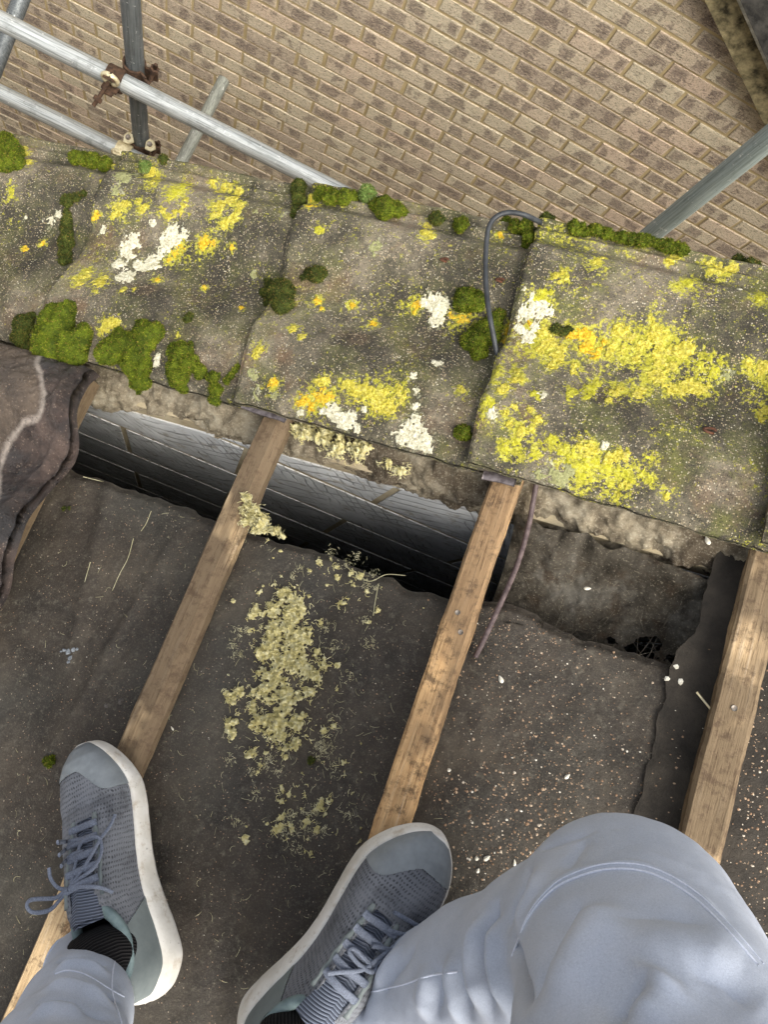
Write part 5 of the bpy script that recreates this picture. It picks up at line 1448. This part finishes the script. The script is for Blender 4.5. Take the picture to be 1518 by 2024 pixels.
seam([(231, 1878), (222, 1924), (222, 1964), (234, 2004), (240, 2022)], .0009)
seam([(108, 1925), (133, 1918), (170, 1927), (216, 1955), (244, 1970)], .0009)
# hems
mb = MB()
for (cp, cdn) in ((cutL, dl), (cutR, dr_)):
    ix = np.where((np.abs((Vd[used] - cp) @ cdn) < .006) & (np.linalg.norm(Vd[used] - cp, axis=1) < .10))[0]
    if len(ix) > 10:
        Pp = Vd[used][ix]; cc = Pp.mean(0)
        e1 = np.cross(cdn, [0.3, 1, .2]); e1 /= np.linalg.norm(e1); e2 = np.cross(cdn, e1)
        an = np.arctan2((Pp - cc) @ e2, (Pp - cc) @ e1); rd = np.hypot((Pp - cc) @ e2, (Pp - cc) @ e1)
        A2 = np.linspace(-np.pi, np.pi, 49)[:-1]
        R2 = np.array([rd[np.argsort(np.abs(np.angle(np.exp(1j * (an - a)))))[:6]].mean() for a in A2])
        C2 = cc + cdn * .001 + R2[:, None] * (np.cos(A2)[:, None] * e1 + np.sin(A2)[:, None] * e2)
        C2 = np.vstack([C2, C2[:2]])
        V, F = tube(C2, .0024, 8, caps=False); obj('hem', V, F, MT['cloth'], parent=trousers)

# -- trainers, in shoe metres: x across (medial +), y heel to toe, z up
SO = np.array([(0, .002, .002), (.003, .016, .016), (.010, .026, .027), (.03, .036, .038), (.06, .0395, .0385), (.09, .040, .0355), (.12, .0425, .0335), (.15, .0465, .0355), (.18, .050, .0405), (.21, .0520, .0455), (.235, .0505, .0465), (.26, .0425, .0405), (.28, .030, .0305), (.292, .0180, .020), (.298, .008, .010), (.30, .001, .001)])
SO = catmull(SO, 10); SO = SO[np.argsort(SO[:, 0])]
def outl(y): return 1.08 * np.interp(y, SO[:, 0], SO[:, 1]), 1.06 * np.interp(y, SO[:, 0], SO[:, 2])
def spring(y): return .016 * sstep(.21, .30, y) ** 1.2 + .006 * sstep(.03, 0, y)
def soletop(y): return .032 - .010 * sstep(.05, .27, y) + spring(y) + .004 * sstep(.04, .0, y)
HT = np.array([(0, .030), (.01, .050), (.03, .058), (.06, .060), (.09, .062), (.11, .068), (.13, .067), (.15, .060), (.18, .049), (.21, .040), (.235, .034), (.26, .027), (.28, .020), (.292, .012), (.30, .002)])
def upz(y): return 1.12 * np.interp(y, HT[:, 0], HT[:, 1])
def shoe(name_, label, heel, toe, roll, medial, lace_px, bars):
    heel, toe = np.array(heel), np.array(toe)
    f = toe - heel; Ls = np.linalg.norm(f); f /= Ls; sc = Ls / .30
    n = np.array([0, 0, 1.0]); n = n - f * (n @ f); n /= np.linalg.norm(n)
    r = np.cross(f, n)
    c, s_ = math.cos(roll), math.sin(roll)
    r, n = r * c - n * s_, n * c + r * s_
    A4 = Matrix.Identity(4)
    for i in range(3):
        A4[i][0], A4[i][1], A4[i][2], A4[i][3] = r[i] * sc, f[i] * sc, n[i] * sc, heel[i]
    WMx = MR @ A4
    g = medial
    ny, nf = 260, 140
    ys = .003 + .294 * (np.linspace(0, 1, ny) * .5 + .5 * (1 - np.cos(np.linspace(0, np.pi, ny))) / 2)
    ph = np.linspace(0, np.pi, nf)
    Yg, Pg = np.meshgrid(ys, ph, indexing='ij')
    l_, m_ = outl(Yg)
    l_, m_ = l_ * .95, m_ * .93
    wd = np.where(np.cos(Pg) < 0, l_, m_)
    pw = 2 / np.interp(Yg, [0, .1, .2, .3], [2.9, 2.5, 2.5, 2.3])
    Xg = np.sign(np.cos(Pg)) * np.abs(np.cos(Pg)) ** pw * wd
    Zg = soletop(Yg) - .004 + upz(Yg) * np.sin(Pg) ** pw
    # ridge of the foot lies towards the medial side; the vamp dips at the flex line
    Xg = Xg + .004 * np.sin(Pg) ** 2
    thr = sstep(.0175, .0145, np.abs(Xg - .004) + .004 * sstep(.15, .2, Yg)) * sstep(.112, .118, Yg) * sstep(.209, .205, Yg)
    Zg = Zg - .0025 * thr - .0016 * np.exp(-((Yg - .222) / .006) ** 2) * np.sin(Pg)
    Zg = Zg + .0008 * fbm(Xg * 60, Yg * 60, 0, 141 + int(g), 3)
    P = np.stack([Xg * g, Yg, Zg], -1).reshape(-1, 3)
    Fq = gridfaces(ny, nf)
    if g < 0: Fq = Fq[:, ::-1]
    fx, fy, fz = [P[Fq][:, :, i].mean(1) for i in range(3)]
    fx = fx * g
    open_ = ((fx - .001) / .0305) ** 2 + ((fy - .062) / .0515) ** 2 < 1
    open_ &= fz > .062
    capm = (fy > .266 - .10 * np.clip(-fx - .01, 0, .05) - .036 * sstep(-.002, .038, fx))
    cntm = (fy < .085 - .55 * (fz - .06)) & ~open_
    lsq = (np.abs(fx - .004) < .0150 - .004 * sstep(.15, .2, fy)) & (fy > .112) & (fy < .206) & (fz > soletop(fy) + .01)
    lab = np.where(open_, -1, np.where(capm, 1, np.where(cntm, 2, np.where(lsq, 3, 0))))
    P3_ = np.stack([Xg, Yg, Zg], -1)
    arc = np.concatenate([np.zeros((ny, 1)), np.cumsum(np.linalg.norm(np.diff(P3_, axis=1), axis=2), axis=1)], 1)
    arc = arc - arc[:, nf // 2][:, None]
    sc_attr = np.stack([arc.reshape(-1), Yg.reshape(-1), Zg.reshape(-1)], 1)
    def sub(k):
        q = Fq[lab == k]; u, iv = np.unique(q, return_inverse=True)
        return u, iv.reshape(-1, 4)
    u, q = sub(0)
    # thickness of the knit around the throat: a rim is given by the eyestay loops below
    sh = bpy.data.objects.new(name_, build_mesh(name_, P[u], q, MT['knit'], colattr={'sc': sc_attr[u]}))
    COL.objects.link(sh); sh.parent = person; sh['_b'] = [0, 0, 0]
    pm = Matrix.Translation(Vector(pbase))
    sh.matrix_basis = pm.inverted() @ WMx
    if label: sh['label'] = label
    Nn = vnormals(P, Fq)
    def part(nm, V, F, mt, **kw): return obj(nm, V, F, mt, parent=sh, **kw)
    u, q = sub(1); part('toe_cap', (P + Nn * .0010 * 1)[u], q, MT['cap'])
    u, q = sub(2); part('heel_counter', (P + Nn * .0008)[u], q, MT['counter'])
    u, q = sub(3); part('tongue', (P - Nn * .0015)[u], q, MT['tongue'], colattr={'sc': sc_attr[u]})
    tree = BVHTree.FromPolygons([Vector(v) for v in P], [tuple(int(i) for i in x) for x in Fq[lab >= 0]])
    full = BVHTree.FromPolygons([Vector(v) for v in P], [tuple(int(i) for i in x) for x in Fq])
    def zat(x, y):
        hh = full.ray_cast(Vector((x * g, y, .3)), Vector((0, 0, -1)))
        return hh[0].z if hh[0] is not None else .06
    # sole: foam side wall with a slightly flared base, rubber below
    th = np.linspace(0, 1, 130)
    yy = .30 * (th * .1 + .9 * (1 - np.cos(np.pi * th)) / 2)
    l_, m_ = outl(yy)
    ring = np.vstack([np.c_[-l_, yy], np.c_[m_, yy][::-1][1:-1]])
    k = len(ring); yc = ring[:, 1]
    flare = 1 + .07 * sstep(.14, .0, yc) + .02
    lay = []
    cxy = np.array([0, .15])
    zt = soletop(yc)
    for sx, zf, ex in ((.96, 1.04, 0), (1.0, 1.0, 0.0), (1.008, .86, .0010), (1.014, .6, .0020), (1.010, .42, .0018), (1.018, .22, .0026), (1.01, .06, .001), (.97, 0.0, 0)):
        o2 = ring.copy(); nrm = ring - np.c_[0 * yc, np.clip(yc, .04, .25)]
        nrm /= np.linalg.norm(nrm, axis=1)[:, None] + 1e-9
        fl = ex * (1 + 1.3 * sstep(.12, .0, yc))
        o2[:, 0] = ring[:, 0] * sx; o2 = o2 + nrm * fl[:, None]
        zz = spring(yc) + (zt - spring(yc)) * zf + .0005 * vnoise(yc * 200, zf * 7, 0, 150)
        lay.append(np.c_[o2[:, 0] * g, o2[:, 1], zz])
    V = np.vstack(lay); F = gridfaces(len(lay), k, closev=True)
    if g < 0: F = F[:, ::-1]
    so = part('sole', V, [F, np.arange(k)[None, :] if g > 0 else np.arange(k)[None, ::-1]], MT['foam'])
    b0 = lay[-1]
    Vr = np.vstack([b0 + [0, 0, .002], b0 * [.99, 1, 1] - [0, 0, .003]])
    part('outsole', Vr, [gridfaces(2, k, closev=True), (np.arange(k) + k)[None, ::-1]], MT['outsole'])
    # padded collar round the opening
    t = np.linspace(0, 2 * np.pi, 64, endpoint=False)
    cx_, cy_ = .001 + .031 * np.cos(t), .062 + .0520 * np.sin(t)
    cz_ = np.array([zat(x, y) for x, y in zip(cx_, cy_)])
    low = .076 + .018 * np.abs(np.sin(t)) ** 2
    cz_ = np.minimum(cz_ + .002, low + .010 * (np.sin(t) < -.6))
    C3 = np.c_[cx_ * g, cy_, cz_]; C3 = np.vstack([C3, C3[:2]])
    V, F = tube(C3, .0060, 12, caps=False); part('collar', V, F, MT['lining'])
    V = np.vstack([np.c_[cx_ * g, cy_, cz_], np.c_[cx_ * g * .75, (cy_ - .062) * .8 + .062, np.full(64, .04)]])
    part('lining', V, gridfaces(2, 64, closev=True), MT['dark'])
    # tongue tip standing up in front of the ankle
    U2, W2 = np.meshgrid(np.linspace(0, 1, 16), np.linspace(-1, 1, 13), indexing='ij')
    tx = (.004 + W2 * (.016 + .006 * U2)); ty = .134 - .036 * U2; tz = np.array([[zat(.004, .134)]]) + -.001 + .014 * U2 - .006 * W2 ** 2 * (1 + U2) + .0015
    V = np.stack([tx * g, ty, tz], -1).reshape(-1, 3)
    V2 = V - np.array([0, .004, .003])
    n0 = len(V)
    part('tongue_tip', np.vstack([V, V2]), [gridfaces(16, 13), gridfaces(16, 13)[:, ::-1] + n0], MT['tongue'], colattr={'sc': np.tile(np.stack([tx, ty, tz], -1).reshape(-1, 3), (2, 1))})
    # eyestay loops and lace bars across the throat
    Mi = WMx.inverted()
    mb = MB()
    for (ya, yb_) in bars:
        for sgn in (0,):
            xs_ = np.linspace(-.0165, .0245, 12)
            yv = ya + (yb_ - ya) * (xs_ + .0165) / .041
            zz = np.array([zat(x, y) for x, y in zip(xs_, yv)]) + .0022 + .0012 * (1 - ((xs_ - .004) / .02) ** 2)
            V, F = tube(np.c_[xs_ * g, yv, zz], .0042, 10, flat=.38); mb.add(V, F)
    for pix in lace_px:
        P3 = []
        last = None
        for q in catmull(np.array([x[:2] for x in pix], float), 8):
            hpt = hit(q[0], q[1], tree, Mi)
            o_ = Mi @ Vector(CAMP); d_ = Mi.to_3x3() @ Vector(ray(*q)); d_.normalize()
            o_, d_ = np.array(o_), np.array(d_)
            if hpt is not None: last = np.linalg.norm(hpt - o_); dd_ = last
            else: dd_ = last if last else .9
            P3.append([o_ + d_ * (dd_ - .006)])
        P3 = np.concatenate(P3)
        for _ in range(3): P3[1:-1] = (P3[:-2] + 2 * P3[1:-1] + P3[2:]) / 4
        V, F = tube(P3, .0024, 8, flat=.6); mb.add(V, F)
    V, F = mb.out(); part('laces', V, F, MT['lace'])
    for xx, nm_ in ((-.0170, 'eyestay'), (.0250, 'eyestay')):
        yv = np.linspace(.118, .209, 26)
        xv = np.full(26, xx) * (1 - .22 * sstep(.15, .21, yv)) + .004 * .22 * sstep(.15, .21, yv)
        C4 = np.c_[xv * g, yv, [zat(a_, b_) + .0006 for a_, b_ in zip(xv, yv)]]
        V, F = tube(C4, .0030 + .0008 * np.sin(yv * 380), 8, flat=.5); part(nm_, V, F, MT['counter'])
    return sh, WMx
def on(px, py, n): s, v = at(px, py, n); return (s, v, n)
BAR = ((.200, .197), (.184, .182), (.168, .166), (.152, .151), (.136, .137))
LLACE = [
 [(134, 1756), (114, 1772), (102, 1776), (62, 1778), (52, 1789), (59, 1801), (74, 1804), (99, 1798), (117, 1779), (134, 1759)],
 [(136, 1755), (173, 1702), (197, 1659), (216, 1634), (227, 1610)],
 [(139, 1752), (148, 1708), (157, 1671), (173, 1656), (195, 1656), (200, 1684), (185, 1715), (154, 1739), (139, 1755)],
 [(133, 1758), (114, 1755), (99, 1736), (96, 1715)], [(139, 1755), (173, 1752), (200, 1755), (222, 1764)],
 [(113, 1665), (140, 1662), (168, 1656)], [(116, 1690), (135, 1675), (160, 1664)], [(120, 1712), (140, 1690), (165, 1682)]]
RLACE = [[(733, 1906), (765, 1882), (801, 1853)], [(648, 1924), (680, 1921), (710, 1919), (733, 1909)],
         [(733, 1908), (718, 1892), (700, 1876), (690, 1882), (708, 1905), (733, 1922), (745, 1915)],
         [(765, 1838), (790, 1845), (815, 1853), (820, 1872)], [(778, 1802), (800, 1815), (826, 1830)], [(735, 1870), (765, 1875), (790, 1885)], [(745, 1905), (775, 1890), (800, 1880), (812, 1866)]]
shL, ML = shoe('shoe', 'grey trainer on the brown batten with a trailing lace loop', on(318, 1958, .008), on(196, 1470, .004), math.radians(-9), 1, LLACE, BAR)
shR, MRr = shoe('shoe', 'grey trainer with its white sole turned up along the inner side, on the orange batten', on(508, 2064, .010), on(862, 1632, .006), math.radians(22), -1, RLACE, BAR)
# socks: from inside each collar up into the trouser leg
mb_all = []
for WMx, j0, j1, g in ((ML, LL[1], LL[2], 1), (MRr, RL[1], RL[2], -1)):
    c0 = np.array(WMx @ Vector((.001 * g, .060, .045))); c1 = np.array(WMx @ Vector((.001 * g, .056, .085)))
    P = catmull(np.array([c0, c1, jw(j0), jw(j1)]), 10)
    V, F = tube(P, np.interp(np.linspace(0, 1, len(P)), [0, .33, .66, 1], [.030, .034, .040, .040]), 40)
    n_ = len(P)
    a = np.r_[np.tile(np.arange(40) / 40, n_), 0, 0] * .6
    a = np.abs(((a / .6) * 2) % 2 - 1) * .6
    obj('sock', V, F, MT['sock'], parent=person, colattr={'sc': np.stack([a, a, a], 1)})
